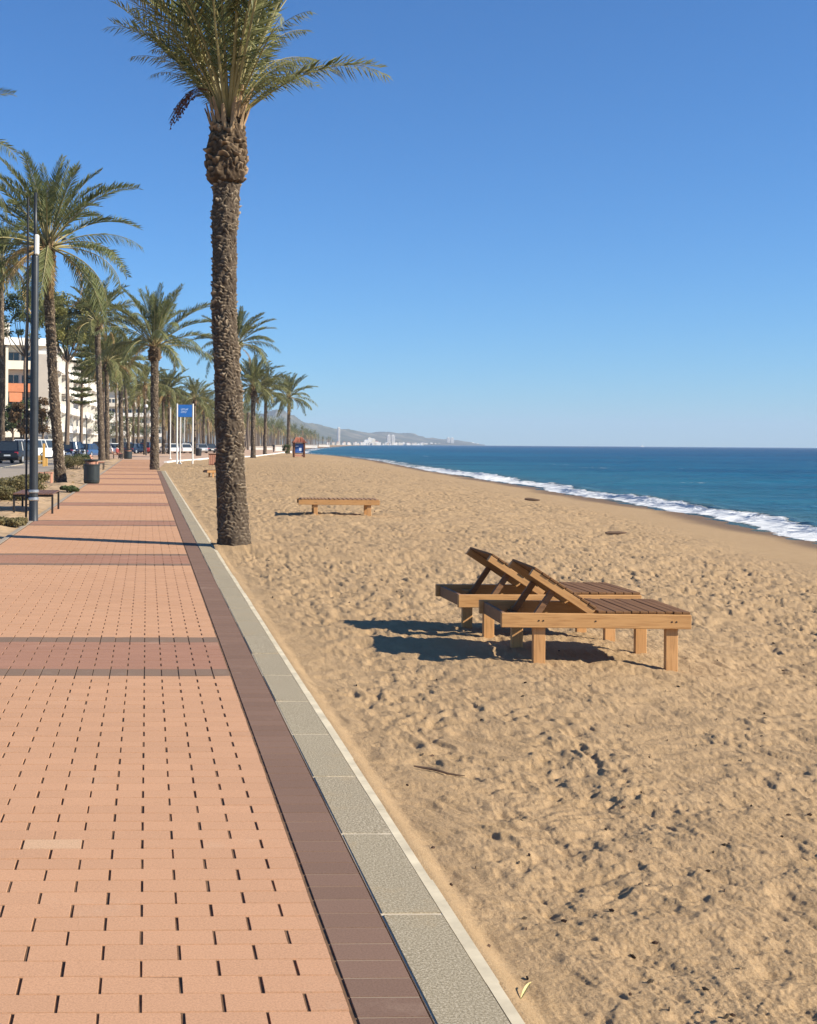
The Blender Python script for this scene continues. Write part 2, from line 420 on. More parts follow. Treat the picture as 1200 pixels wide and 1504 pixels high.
for _ in range(230):       # walked lines of footprints
    x = rng.uniform(0, 17); y = rng.uniform(2, 40); a = rng.normal(1.45, .55) + (math.pi if rng.random() < .5 else 0)
    for k in range(int(rng.integers(6, 26))):
        sgn = 1 if k % 2 else -1
        splat(x+sgn*.09*math.sin(a), y-sgn*.09*math.cos(a), a+rng.normal(0, .12), .135, .055, rng.uniform(.008, .022), rng.uniform(.002, .007), 1.3)
        a += rng.normal(0, .05); x += .62*math.cos(a); y += .62*math.sin(a)
for x0, y0, a in ((2.2, 10, 1.66), (3.9, 10, 1.66), (5.2, 4, 1.5), (6.8, 4, 1.5)):   # old tyre tracks
    for k in range(0, 420):
        x = x0+math.cos(a)*k*.075; y = y0+math.sin(a)*k*.075
        splat(x+rng.normal(0, .01), y, a, .09, .07, .006, .0022, .8)
BK = 50; bm_ = FP[:RNY//BK*BK, :RNX//BK*BK].reshape(RNY//BK, BK, RNX//BK, BK).mean((1, 3))
yy_ = np.clip((np.arange(RNY)-BK/2)/BK, 0, bm_.shape[0]-1.001); xx_ = np.clip((np.arange(RNX)-BK/2)/BK, 0, bm_.shape[1]-1.001); yi = yy_.astype(int); xi = xx_.astype(int); yf = (yy_-yi)[:, None]; xf_ = (xx_-xi)[None]
FP -= .85*(bm_[yi][:, xi]*(1-yf)*(1-xf_)+bm_[yi+1][:, xi]*yf*(1-xf_)+bm_[yi][:, xi+1]*(1-yf)*xf_+bm_[yi+1][:, xi+1]*yf*xf_)
def fpz(X, Y):
    fx = np.clip((X-RX0)/RES, 0, RNX-1.01); fy = np.clip((Y-RY0)/RES, 0, RNY-1.01); i = fx.astype(int); j = fy.astype(int); a = fx-i; b = fy-j
    z = FP[j, i]*(1-a)*(1-b)+FP[j, i+1]*a*(1-b)+FP[j+1, i]*(1-a)*b+FP[j+1, i+1]*a*b
    edge = (X > RX0+.1) & (X < RX0+RNX*RES-.1) & (Y < RY0+RNY*RES-.2); return np.where(edge, z, 0)
def sand_base(X, Y, d): 
    return np.where(d < 0, -.03 - (.42)*sstep(d, -9.5, .6), -.45 - .03*np.maximum(d, 0)) - .0*d
_b = gp(345, 806, -.04)
MOUNDS = [(_b.x, _b.y, .45, .075)]
BOFF = 0.0
def sand_z(X, Y, d, fine=True):
    z = -.022 - .43*sstep(d, -11, 1.5) - .05*np.clip(d, 0, 60)
    amp = 1 - sstep(d, -4.2, -2.0)
    far = (1-sstep(Y, 90, 220))*(1+.25*sstep(Y, 8, 20))
    edge = np.clip((X - (PO[0]-.031*Y) - .45)/.5, 0, 1)         # lies level against the kerb
    wx, wy = X+.25*vn(X*2.1, Y*2.1, 61), Y+.25*vn(X*2.1, Y*2.1, 62)
    b = .05*vn(X*.45, Y*.45, 1)+.035*vn(X*1.3, Y*1.3, 2)+.030*vn(wx*3.3, wy*3.3, 3)*far
    r1 = np.abs(vn(wx*6.5, wy*6.5, 4)); tread = .65+.7*sstep(vn(X*.33, Y*.33, 81)+.5*vn(X*1.1, Y*1.1, 82), -.28, .3)
    pits = -.045*np.clip(vn(wx*8.5, wy*8.5, 83)-.13, 0, .3)-.042*np.clip(vn(wx*16, wy*16, 84)-.13, 0, .3)*(1+.5*sstep(Y, 8, 18))
    b = b+(.026*(.12-r1)+.011*vn(wx*13, wy*13, 5)+pits)*far*tread
    near = 1-sstep(Y, 14, 34)
    b = b+(.012*vn(wx*27, wy*27, 6)+.007*(.1-np.abs(vn(wx*42, wy*42, 8)))+.007*vn(X*75, Y*75, 7)+.0035*vn(X*150, Y*150, 17)*(1-sstep(Y, 5, 9)))*near + fpz(X, Y)*.55 - BOFF
    b = b*(.86+.14*sstep(Y, 6, 14))
    z = z + b*amp*(.25+.75*edge)
    ed = X-(PO[0]-.031*Y)-.40; lip = -.006+.006*vn(X*3, Y*3, 71)+.004*vn(X*.9, Y*.9, 72)
    z = np.where((ed < .16) & (Y < 67), lip+(z-lip)*sstep(ed, .06, .16), z)                 # sand lies up against the kerb and drifts over its edge
    for bx_, by_, br_, bh_ in MOUNDS: z = z+bh_*np.exp(-((X-bx_)**2+(Y-by_)**2)/br_**2)
    return z
_gx, _gy = np.meshgrid(np.linspace(1.5, 5, 120), np.linspace(4, 14, 240)); BOFF = float((sand_z(_gx, _gy, np.full(_gx.shape, -20.))).mean()+.028)
for a_, b_ in (((782, 968), (998, 978)), ((697, 934), (918, 940)), ((464, 758), (542, 759.5)), ((311, 702), (345, 702))):
    a_ = gp(*a_, -.03); b_ = gp(*b_, -.03); c_ = (a_+b_)/2+Vector((0, .36, 0))
    gx_, gy_ = np.meshgrid(np.linspace(c_.x-.65, c_.x+.65, 30), np.linspace(c_.y-.42, c_.y+.42, 30)); MOUNDS.append((c_.x, c_.y, 1.15, 1.12*(.010-float(sand_z(gx_, gy_, np.full(gx_.shape, -20.)).mean()))))
wallpx = [(231, 690), (243, 679.5), (258, 677.5), (283, 676), (308, 673.5), (340, 672.2), (372, 670.6), (405, 666.5), (428, 663)]
WP = [gp(*p) for p in wallpx]
vv = np.concatenate([np.arange(1010, 165, -1.2)])
Yr = np.concatenate([F*H/vv, np.arange(F*H/165, 50, .115), np.arange(50, 105, .3), np.geomspace(105, 480, 90)])
NC = 800
tt = np.linspace(0, 1, NC)
Xl = np.where(Yr < 66, PO[0]-.031*Yr+.440, np.interp(Yr, [p_.y for p_ in WP]+[500], [p_.x-.1 for p_ in WP]+[46]))
Xr = np.maximum(np.minimum(1130/F*Yr + 1.5, np.interp(Yr, SH[:, 1], SH[:, 0])+8), Xl+1.5)
X = Xl[:, None] + (Xr-Xl)[:, None]*tt[None]; Y = np.repeat(Yr[:, None], NC, 1)
D = shore_d(X, Y)
Z = sand_z(X, Y, D)
V = np.stack([X, Y, Z], -1).reshape(-1, 3)
wetv = np.clip(sstep(D+.7*vn(X*.35, Y*.35, 9)+.5*vn(X*1.1, Y*.5, 19), -1.5, -.5), 0, 1)
me = npmesh('sand', V, gridfaces(len(Yr), NC), ['sand'], True, attrs={'wet': wetv.ravel()})
tag(link('sand', me), kind='structure')
def szs(x, y):
    x = np.array([x]); y = np.array([y]); return float(sand_z(x, y, shore_d(x, y))[0])

# coarse land under and beyond everything
mb = MB()
landpoly = [(float(a), float(b)) for a, b in SH if b > -60][::1]
Lp = [(x-7, y) for x, y in landpoly if y > -50]
Vl = [(x-(0 if y > 240 else 3), y, -.52 if y < 240 else -.30) for x, y in Lp] + [(-4000, 7000, -.5), (-4000, -400, -.5), (3, -400, -.5)]
mb.add(Vl, [tuple(range(len(Vl)))], 'land'); tag(mb.build('ground'), kind='structure')
# the far beach: a sloping strip of sand from Y=225 on
ys = np.concatenate([np.arange(215, 600, 8.), np.arange(600, 2600, 40.)]); ds = np.array([-34, -20, -10, -6, -3, -1.2, 0, 1.5, 6.])
xs = np.interp(ys, SH[:, 1], SH[:, 0])
sc_ = np.interp(ys, [215, 500, 1000], [1, 1.3, 2.2])
X = xs[:, None] + ds[None]*sc_[:, None]; Y = np.repeat(ys[:, None], len(ds), 1); D = shore_d(X, Y)
Z = -.09 - .36*sstep(D, -10, 1) - .05*np.clip(D, 0, 9)
tag(link('far_beach', npmesh('far_beach', np.stack([X, Y, Z], -1).reshape(-1, 3), gridfaces(len(ys), len(ds)), ['sand'], True, attrs={'wet': sstep(D, -4, -1.5).ravel()})), kind='structure')

# ------------------------------------------------------------------ inland strips
def sheet(name, s0, s1, t0, t1, z, mat, n=1, bend=0.0):
    mb = MB()
    ss = np.linspace(s0, s1, n+1)
    for a, b in zip(ss[:-1], ss[1:]):
        k = lambda q: bend*max(0, q-140)**2
        mb.add([prom(a, t0+k(a), z), prom(a, t1+k(a), z), prom(b, t1+k(b), z), prom(b, t0+k(b), z)], [(0, 1, 2, 3)], mat)
    return tag(mb.build(name), kind='structure')
# planting bed: undulating soil
nr, nc = 330, 40
S, T = np.meshgrid(np.linspace(2, 112, nr), np.linspace(-5.9, W0-.1, nc), indexing='ij')
P = PO + PD*S[..., None] + PN*T[..., None]; e = np.minimum(1, np.minimum((-2.95-T)/.5, (T+5.9)/.5))
Z = -.03 + np.clip(e, 0, 1)*(.09*vn(S*.5, T*.8, 21)+.07*vn(S*1.7, T*1.7, 22)+.03*vn(S*5, T*5, 23)+.05)
tag(link('planting_bed', npmesh('planting_bed', np.concatenate([P, Z[..., None]], -1).reshape(-1, 3), gridfaces(nr, nc), ['bed_soil'], True)), kind='structure')
sheet('sidewalk', 0, 135, -9.3, -5.9, -.02, 'sidewalk')
sheet('road', -10, 420, -21.5, -9.3, -.06, 'asphalt', 60, .00045)
sheet('far_pavement', -10, 420, -40, -21.5, -.05, 'sidewalk', 60, .00045)
mb = MB(); strip(mb, -5, 135, -9.42, -9.3, -.3, .0, 'edge_concrete'); tag(mb.build('road_kerb'), kind='structure')
# plaza past the end of the kerb, with its low white wall
mb = MB(); poly = [(p.x, p.y) for p in WP] + [(26, 300), (26, 420), (-22, 420), (-12.5, 135.5), tuple(prom(108.5, -5.9))[:2], tuple(prom(SEND+.05, W0-.1))[:2], tuple(prom(SEND+.05, .03))[:2], tuple(prom(66.2, .03))[:2]]
mb.add([(x, y, -.004) for x, y in poly], [tuple(range(len(poly)))], 'plaza'); tag(mb.build('plaza'), kind='structure')
mb = MB()
for a, b in zip(WP[1:-1], WP[2:]): mb.beam(a+Vector((0, 0, -.2)), b+Vector((0, 0, -.2)), .25, .6, 'white_paint')
tag(mb.build('low_wall'), 'low whitewashed wall curving between the plaza and the sand', 'wall')

# ------------------------------------------------------------------ sea
n = N('water'); d_ = n.attr('shore'); cc = n.coord()
c = n.ramp(n.math('MULTIPLY', d_, .004), [(0, (.07, .11, .10)), (.02, (.024, .135, .185)), (.09, (.008, .105, .185)), (.35, (.004, .074, .168)), (1, (.003, .042, .12))])
pv = n.noise(1, 4, .6, n.scl(cc, (.02, .055, 1))); c = n.mix(n.ramp(pv, [(.4, (0, 0, 0)), (.62, (.6, .6, .6))]), c, (.002, .040, .105)); c = n.mix(n.ramp(n.noise(1, 6, .75, n.scl(cc, (.12, .35, 1)), .4), [(.46, (0, 0, 0)), (.66, (.55, .55, .55))]), c, (.012, .11, .19))
# foam: broken lace over the last metres, solid at the breaker
fn = n.noise(1.5, 8, .72, cc, .4); f2 = n.noise(.32, 3, .6, cc)
fo = n.attr('foam'); fm = n.math('ADD', n.math('SUBTRACT', fo, .5), n.math('MULTIPLY', n.math('SUBTRACT', fn, .5), 1.9))
fm = n.ramp(fm, [(.0, (0, 0, 0)), (.16, (1, 1, 1))])
n.color(n.mix(fm, c, (.66, .67, .66)))
n.l(n.math('ADD', .16, n.math('MULTIPLY', fm, .6)), n.b.inputs['Roughness'])
w1 = n.noise(1, 6, .65, n.scl(cc, (.55, .9, 1)), .5); w2 = n.noise(1, 5, .65, n.scl(cc, (.09, .16, 1)), .3); w3 = n.noise(1, 3, .6, n.scl(cc, (.012, .03, 1)))
hh = n.math('ADD', n.math('ADD', n.math('MULTIPLY', w1, .35), n.math('MULTIPLY', w2, 1.3)), n.math('MULTIPLY', w3, 3.0))
hh = n.math('ADD', hh, n.math('MULTIPLY', fm, .12)); bp = n.n('Bump'); bp.inputs['Strength'].default_value = .85; bp.inputs['Distance'].default_value = 1.0; n.l(hh, bp.inputs['Height'])
df = n.n('BsdfDiffuse'); gl = n.n('BsdfGlossy'); gl.inputs['Roughness'].default_value = .16; fr = n.n('Fresnel'); fr.inputs['IOR'].default_value = 1.33; mx = n.n('MixShader')
n.l(n.mix(fm, c, (.66, .67, .66)), df.inputs['Color']); n.l(bp.outputs[0], df.inputs['Normal']); n.l(bp.outputs[0], gl.inputs['Normal']); n.l(bp.outputs[0], fr.inputs['Normal'])
n.l(n.math('MULTIPLY', n.math('MINIMUM', n.math('MULTIPLY', fr.outputs[0], .6), .30), n.math('SUBTRACT', 1, fm)), mx.inputs[0])     # a ruffled sea never reaches mirror reflectance at grazing angles
n.l(df.outputs[0], mx.inputs[1]); n.l(gl.outputs[0], mx.inputs[2]); n.l(mx.outputs[0], n.o.inputs['Surface']); M['water'] = n.m
vv = np.concatenate([np.arange(260, 60, -.7), np.arange(60, 14, -.35), np.arange(14, 3, -.15), np.arange(3, .58, -.06)])
Yr = F*2.0/vv; xp = np.concatenate([np.linspace(-40, 280, 60)[:-1], np.linspace(280, 1000, 560)[:-1], np.linspace(1000, 1900, 220)])
X = xp[None]/F*Yr[:, None]; Y = np.repeat(Yr[:, None], len(xp), 1)
D = shore_d(X, Y)
# breaker line: only the stretches of shore where the photo has one
brk = np.interp(Y, [0, 20, 40, 50, 56, 64, 70, 84, 100, 118, 150, 190, 240, 300, 340, 380, 520, 900, 1100], [1, 1, .95, .85, .75, .75, 1, 1, .65, .5, .6, .4, .5, .9, .3, .6, .5, .35, .1])
wob = .9*vn(X*.12, Y*.12, 31)+.5*vn(X*.5, Y*.5, 32)
dd = D + wob
cr_d = np.interp(Y, [0, 45, 66, 100, 200, 400], [1.35, 1.25, 1.5, 1.7, 2.0, 6])
ridge = np.exp(-((dd-cr_d)/.55)**2)
Z = SEA_Z + brk*(.10*ridge+.08*np.exp(-((dd-1.2)/1.2)**2))*(1+.6*vn(X*1.2, Y*1.2, 33))
wamp = sstep(D, 3, 25)*(1-sstep(Y, 500, 1500))
Z += wamp*(.16*vn(X*.10+Y*.01, Y*.22, 34)+.10*vn(X*.35, Y*.5, 35)+.05*vn(X*1.1, Y*1.4, 36)*(1-sstep(Y, 60, 140)))
Z += .05*vn(X*2.0, Y*2.0, 37)*np.exp(-(np.maximum(D, 0)/5)**2)*(1-sstep(Y, 60, 160))
foam = brk*(1.0*np.exp(-((dd-cr_d*.50)/(cr_d*.47))**4)) + .42*np.exp(-(dd/.35)**2) + brk*.12*np.exp(-((dd-3.2)/1.2)**2)
far_caps = (vn(X*.35, Y*.12, 40) > .40)*sstep(D, 6, 12)*(1-sstep(D, 20, 45))*.38
foam = foam + far_caps
Zs = -.035 - .42*sstep(D, -11, 1.5)
Z = np.where(D < -1.5, -.75, Z)
me = npmesh('sea', np.stack([X, Y, Z], -1).reshape(-1, 3), gridfaces(len(Yr), len(xp)), ['water'], True, attrs={'shore': D.ravel(), 'foam': foam.ravel()})
tag(link('sea', me), kind='structure')

# ------------------------------------------------------------------ hills across the bay
n = N('hills'); a = n.noise(.006, 8, .65); b = n.noise(.03, 5, .7)
c = n.ramp(a, [(.32, (.045, .055, .03)), (.5, (.09, .095, .055)), (.62, (.24, .20, .13)), (.68, (.34, .30, .22))])
n.color(n.mix(.4, c, n.ramp(b, [(.35, (.04, .05, .03)), (.6, (.17, .145, .09))]))); n.set(Roughness=.95, Specular_IOR_Level=.05); M['hills'] = n.m
prof = [(100, 612), (250, 610), (340, 606), (395, 608), (430, 615), (460, 620), (490, 627), (520, 631), (545, 635.5), (575, 636), (600, 639), (625, 644), (660, 645), (690, 648.5), (702, 651.5), (715, 653)]
pxs = np.array([p[0] for p in prof]); pys = np.array([p[1] for p in prof])
xx = np.linspace(100, 712, 420); yy = np.interp(xx, pxs, pys)
dist = np.interp(xx, [100, 395, 550, 712], [3300, 3500, 4600, 6000])
cross = np.linspace(-1, 1, 60)
Vh = []
for i in range(len(xx)):
    hz = PY+.007*(xx[i]-PX); top = max(0, (hz-yy[i])/F*dist[i])
    for q in cross:
        dq = dist[i]*(1+q*(.20 if q < 0 else .3)); sx = (xx[i]-PX)/F*dq
        Vh.append((sx, dq, q, top))
Vh = np.array(Vh); q = Vh[:, 2]
fall = np.where(q < 0, (1+q)**1.15, np.sqrt(np.clip(1-q, 0, 1)))
nz_ = vn(Vh[:, 0]*.004, Vh[:, 1]*.004, 51)+.5*vn(Vh[:, 0]*.01, Vh[:, 1]*.01, 52)+.3*vn(Vh[:, 0]*.03, Vh[:, 1]*.03, 53)
z = H*0 + Vh[:, 3]*fall*(1+.55*nz_*(1-np.abs(q))**.3*np.where(np.abs(q) < .05, .25, 1)) - 1.5*(q <= -.98)
me = npmesh('hills', np.stack([Vh[:, 0], Vh[:, 1], z-.4], 1), gridfaces(len(xx), len(cross)), ['hills'], True)
tag(link('hills', me), kind='structure')

# ------------------------------------------------------------------ palms
def frond_mesh(name, L, bend, nleaf, ll, lw, seed, leaf='palm_leaf', rach='rachis', start=.2, twist=0.0, curlside=0.0, vee=.55):
    rg = random.Random(seed); mb = MB(); nseg = 14; pts = []; tang = []
    p = Vector((0, 0, 0)); a = 0.0
    for i in range(nseg+1):
        t = i/nseg; pts.append(p.copy()); ang = -bend*(t**1.5); yaw = curlside*t*t
        d = Vector((math.cos(ang)*math.cos(yaw), math.cos(ang)*math.sin(yaw), math.sin(ang))); tang.append(d); p = p + d*(L/nseg)
    rad = [(.034*(1-t)**1.4+.004)*L/4 for t in (i/nseg for i in range(nseg+1))]; rad[0] *= 1.6; rad[1] *= 1.15
    mb.tube(pts, rad, rach, 5)
    for i in range(nleaf):
        for sd_ in (-1, 1):
            t = start+(1-start)*(i+rg.random()*.8)/nleaf
            x = t*nseg; k = min(int(x), nseg-1); f = x-k
            q = pts[k].lerp(pts[k+1], f); d = tang[k].lerp(tang[k+1], f).normalized()
            side = Vector((-d.y, d.x, 0)).normalized()*sd_; upn = d.cross(side)*sd_*-1
            if upn.z < 0 and abs(bend) < 1.2: upn = -upn
            prof_ = (.35+.65*min(1, (t-start)/.22))*(1-.62*max(0, (t-.55)/.45)**1.6)
            l = ll*prof_*rg.uniform(.85, 1.1); fw = .62+.55*(t-.2)+rg.uniform(-.12, .12); ve = vee*rg.uniform(.3, 1.4)
            if t < start+.1: fw = rg.uniform(.2, .9)
            dv = (d*fw+side*.85+upn*ve).normalized()
            tip = q+dv*l+Vector((0, 0, -.16*l*rg.uniform(.3, 1.6))); mid = q+dv*(l*.5)
            wv = dv.cross(upn).normalized(); wv = (wv + upn*rg.uniform(-.5, .5)).normalized()*lw*.5
            mb.add([q-wv*.35, q+wv*.35, mid+wv, tip, mid-wv], [(0, 1, 2, 3, 4)], leaf)
    return mb.mesh(name)
BENDS = [.35, .65, .95, 1.3, 1.75]
FR = [[frond_mesh('frond', 4.0, b, 66, .58, .034, 100+10*i+j, vee=.8, curlside=(.25 if j else -.2), twist=0) for j in range(2)] for i, b in enumerate(BENDS)]
FRB = [[frond_mesh('frond', 4.0, b, 50, .56, .032, 400+10*i+j, 'palm_leaf_big', vee=.8, curlside=(.3 if j else -.25)) for j in range(2)] for i, b in enumerate(BENDS)]
FRM = [[frond_mesh('frond', 4.0, b, 44, .64, .058, 200+10*i+j, 'palm_leaf_far', vee=.8, curlside=(.22 if j else -.2)) for j in range(2)] for i, b in enumerate(BENDS)]
FDRY = [frond_mesh('frond', 3.6, b, 60, .42, .034, 300+i, 'palm_dry', 'rachis_dry') for i, b in enumerate((1.2, 1.9, 2.4))]
FDRYM = [frond_mesh('frond', 3.6, b, 36, .48, .06, 320+i, 'palm_dry', 'rachis_dry') for i, b in enumerate((1.2, 1.9, 2.4))]

def trunk_mesh(name, cl, rf, rowh, ncol, nth, nz, amp, mat, seed=0, sharp=1.0):
    """cl(z01) -> centre, rf(z01) -> radius; overlapping cut leaf bases in a staggered lattice"""
    h = cl(1.0).z-cl(0.0).z
    z01 = np.linspace(0, 1, nz); th = np.arange(nth)/nth*2*np.pi
    C = np.array([cl(t) for t in z01]); Rr = np.array([rf(t) for t in z01])
    TH, ZZ = np.meshgrid(th, z01*h); U = TH/(2*np.pi)
    # slight helix + wobble so that rows do not read as rings
    ww = ZZ/rowh + U*2.0 + 1.3*vn(np.cos(TH)*2.6+9, ZZ*4+np.sin(TH)*2.6, seed+1) + .8*vn(np.cos(TH)*6+9, ZZ*11+np.sin(TH)*6, seed+21); ri = np.floor(ww); fv = ww-ri
    cu = U*ncol + .5*(ri % 2) + .6*(hash2(ri, ri*0, seed+5)-.5) + .5*vn(np.cos(TH)*3+40, ZZ*9+np.sin(TH)*3, seed+8); ci = np.floor(cu); fu = cu-ci-.5; ci = ci % ncol
    r1 = hash2(ci, ri, seed+2); r1 = np.where(r1 < .18, 0, r1); r2 = hash2(ci, ri, seed+3)
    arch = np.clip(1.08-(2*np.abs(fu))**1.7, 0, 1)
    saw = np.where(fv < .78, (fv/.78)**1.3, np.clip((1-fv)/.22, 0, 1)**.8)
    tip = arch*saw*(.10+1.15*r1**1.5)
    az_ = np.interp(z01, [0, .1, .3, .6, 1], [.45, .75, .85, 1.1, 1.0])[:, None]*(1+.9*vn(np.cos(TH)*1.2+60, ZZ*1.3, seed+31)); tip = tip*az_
    rad = Rr[:, None] + amp*(tip-.25) + amp*.7*vn(np.cos(TH)*6+20, ZZ*16+np.sin(TH)*6, seed+4) + amp*.8*vn(np.cos(TH)*1.7+20, ZZ*3.1+np.sin(TH)*1.7, seed+14)
    X = C[:, 0][:, None]+np.cos(TH)*rad; Y = C[:, 1][:, None]+np.sin(TH)*rad; Zq = C[:, 2][:, None]+0*TH
    Zq = Zq + amp*.8*tip*(r2-.2)
    V = np.stack([X, Y, Zq], -1).reshape(-1, 3)
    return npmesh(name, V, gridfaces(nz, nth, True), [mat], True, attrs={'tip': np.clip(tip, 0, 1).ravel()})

def stubs(parent, c, r, n_, h, mat='stub', seed=1, name='leaf_stub'):
    """cut leaf bases fanning out round the foot of the crown: one piece per stub"""
    rg = random.Random(seed)
    for i in range(n_):
        a = i*2.399+rg.uniform(-.2, .2); zz = rg.uniform(-.1, .35)*h; l = h*rg.uniform(.45, 1.0); rr = r*rg.uniform(.75, 1.0)
        mb = MB(); b = Vector((math.cos(a)*rr, math.sin(a)*rr, zz))+Vector(c); lean = rg.uniform(.18, .5)
        d = Vector((math.cos(a)*lean, math.sin(a)*lean, 1)).normalized(); e = b+d*l
        tn = Vector((-math.sin(a), math.cos(a), 0)); nn = d.cross(tn)
        w0, w1 = r*.17, r*.08; t0, t1 = r*.10, r*.05; P = []
        for q, ww, tt_ in ((b, w0, t0), (b+d*l*.5, w0*.75, t0*.9), (e, w1, t1)):
            P += [q-tn*ww-nn*tt_*.2, q-nn*tt_, q+tn*ww-nn*tt_*.2, q+nn*tt_*.6]
        fs = [(i_*4+k, i_*4+(k+1) % 4, i_*4+4+(k+1) % 4, i_*4+4+k) for i_ in range(2) for k in range(4)]+[(3, 2, 1, 0), (8, 9, 10, 11)]
        mb.add(P, fs, mat); mb.build(name, parent)
def place_frond(parent, me, c, az, el, sc=1.0, tw=0.0, mat=None):
    o = bpy.data.objects.new('frond', me); col.objects.link(o); o.parent = parent
    m = Matrix.Rotation(az, 4, 'Z') @ Matrix.Rotation(-el, 4, 'Y') @ Matrix.Rotation(tw, 4, 'X')
    o.matrix_local = Matrix.Translation(Vector(c)+Vector((math.cos(az), math.sin(az), 0))*.06) @ m @ Matrix.Scale(sc, 4)
    return o
def crown(parent, c, nf, rg, frs, dry, sc=1.0, low=-.25, ndry=4, r=.12):
    for i in range(nf):
        t = (i+.5)/nf                                   # 0 = innermost, upright; 1 = lowest
        el = R(86)-(R(86)-low)*t**1.25+rg.uniform(-.12, .12); az = i*2.39996+rg.uniform(-.25, .25)
        k = min(4, max(0, int(t*4.2+rg.uniform(-.4, .9))))
        me = frs[k][rg.randrange(2)]
        s_ = sc*(.72+.34*min(1, t*2.2))*rg.uniform(.88, 1.08)
        place_frond(parent, me, Vector(c)+Vector((math.cos(az)*r*t, math.sin(az)*r*t, .25*(1-t))), az, el, s_, rg.uniform(-.5, .5))
    for i in range(ndry):
        az = rg.uniform(0, 6.28); place_frond(parent, dry[rg.randrange(3)], c, az, rg.uniform(-.5, .25), sc*rg.uniform(.6, .9), rg.uniform(-.4, .4))

# -- the big palm beside the kerb
B = gp(345, 806, -.04)
cx = [(0, 0), (.12, -.045), (.25, -.075), (.45, -.125), (.65, -.185), (.85, -.19), (1, -.165)]
ht = 5.55
def cl(t): return Vector((float(np.interp(t, [a for a, b in cx], [b for a, b in cx])), 0, -.12+(ht+.12)*t))
def rf(t): return float(np.interp(t, [0, .02, .05, .10, .2, .4, .6, .8, 1], [.315, .275, .255, .232, .225, .205, .185, .183, .195]))
big = thing('palm_tree', B, 'big date palm with thick scarred trunk rising from the sand beside the kerb', 'palm tree', 'palm trees along the seafront')
link('trunk', trunk_mesh('trunk', cl, rf, .05, 12, 190, 1100, .036, 'palm_bark', 1), big)
def cl2(t): p = cl(1.0); return Vector((p.x+.02*t, 0, p.z-.06+1.02*t))
def rf2(t): return float(np.interp(t, [0, .03, .1, .3, .6, .85, 1], [.17, .25, .285, .30, .30, .25, .15]))
link('boss', trunk_mesh('boss', cl2, rf2, .088, 10, 170, 240, .075, 'palm_boss', 4), big)
top = cl2(.92); ct = Vector((top.x, 0, top.z))
stubs(big, ct+Vector((0, 0, -.12)), .25, 30, .5, 'stub', 3)
rg = random.Random(21)
# fronds named by their direction in the picture: (angle from vertical to the right, towards/away, bend index, length)
def fr_dir(ang, depth, me, sc, tw=0):
    """ang: degrees to the right of vertical in the picture plane; depth: degrees towards the viewer"""
    a = R(ang); d = Vector((math.sin(a)*math.cos(R(depth)), -math.sin(R(depth)), math.cos(a)*math.cos(R(depth))))
    az = math.atan2(d.y, d.x); el = math.asin(max(-1, min(1, d.z))); place_frond(big, me, ct, az, el, sc, tw)
for i in range(24):
    ang = -24+48*((i*.618034) % 1)+rg.uniform(-4, 4); dep = rg.uniform(-44, 40)
    k = min(3, int(abs(ang)/24*1.3+rg.uniform(0, 1.1))); fr_dir(ang*.85, dep, FRB[k][rg.randrange(2)], rg.uniform(.86, 1.15), rg.uniform(-.9, .9))
for i in range(16):
    sg = -1 if i % 2 else 1; ang = sg*rg.uniform(14, 31); fr_dir(ang, rg.uniform(-30, 35), FRB[rg.choice((2, 3, 3))][rg.randrange(2)], rg.uniform(.42, .62), rg.uniform(-.9, .9))
fr_dir(50, 5, FRB[2][0], .62, .4); fr_dir(46, 6, FRB[3][1], .66, .2)          # the long one that leans out to the right
fr_dir(40, 25, FRB[4][0], .42, -.3); fr_dir(34, 35, FRB[4][1], .46, .2)
fr_dir(-30, 15, FRB[2][1], .62, .2); fr_dir(-32, -10, FRB[1][0], .66, 0); fr_dir(-26, 22, FRB[2][0], .7, 0); fr_dir(-34, 0, FRB[1][1], .6, .4); fr_dir(-22, 5, FRB[1][0], .75, .4)
mb = MB()
for i in range(22):
    a = rg.uniform(-.6, .6); L_ = rg.uniform(.75, 1.05); q0 = ct+Vector((-.12, -.05, .34)); pts = []
    for k in range(7):
        t = k/6; pts.append(q0+Vector((-L_*.78*t, a*.4*t+a*.15, .46*t-.86*t**2.6*L_+rg.uniform(-.01, .01))))
    mb.tube(pts, .0028, 'dates', 4)
    for k in range(6):
        t = rg.uniform(.62, 1); x = t*6; j = min(5, int(x)); p = pts[j].lerp(pts[j+1], x-j)+Vector((rg.uniform(-.02, .02), rg.uniform(-.02, .02), -.015)); mb.lathe([(.004, -.016), (.012, -.006), (.012, .006), (.004, .016)], p, 'dates', 6)
mb.build('fruit_cluster', big)

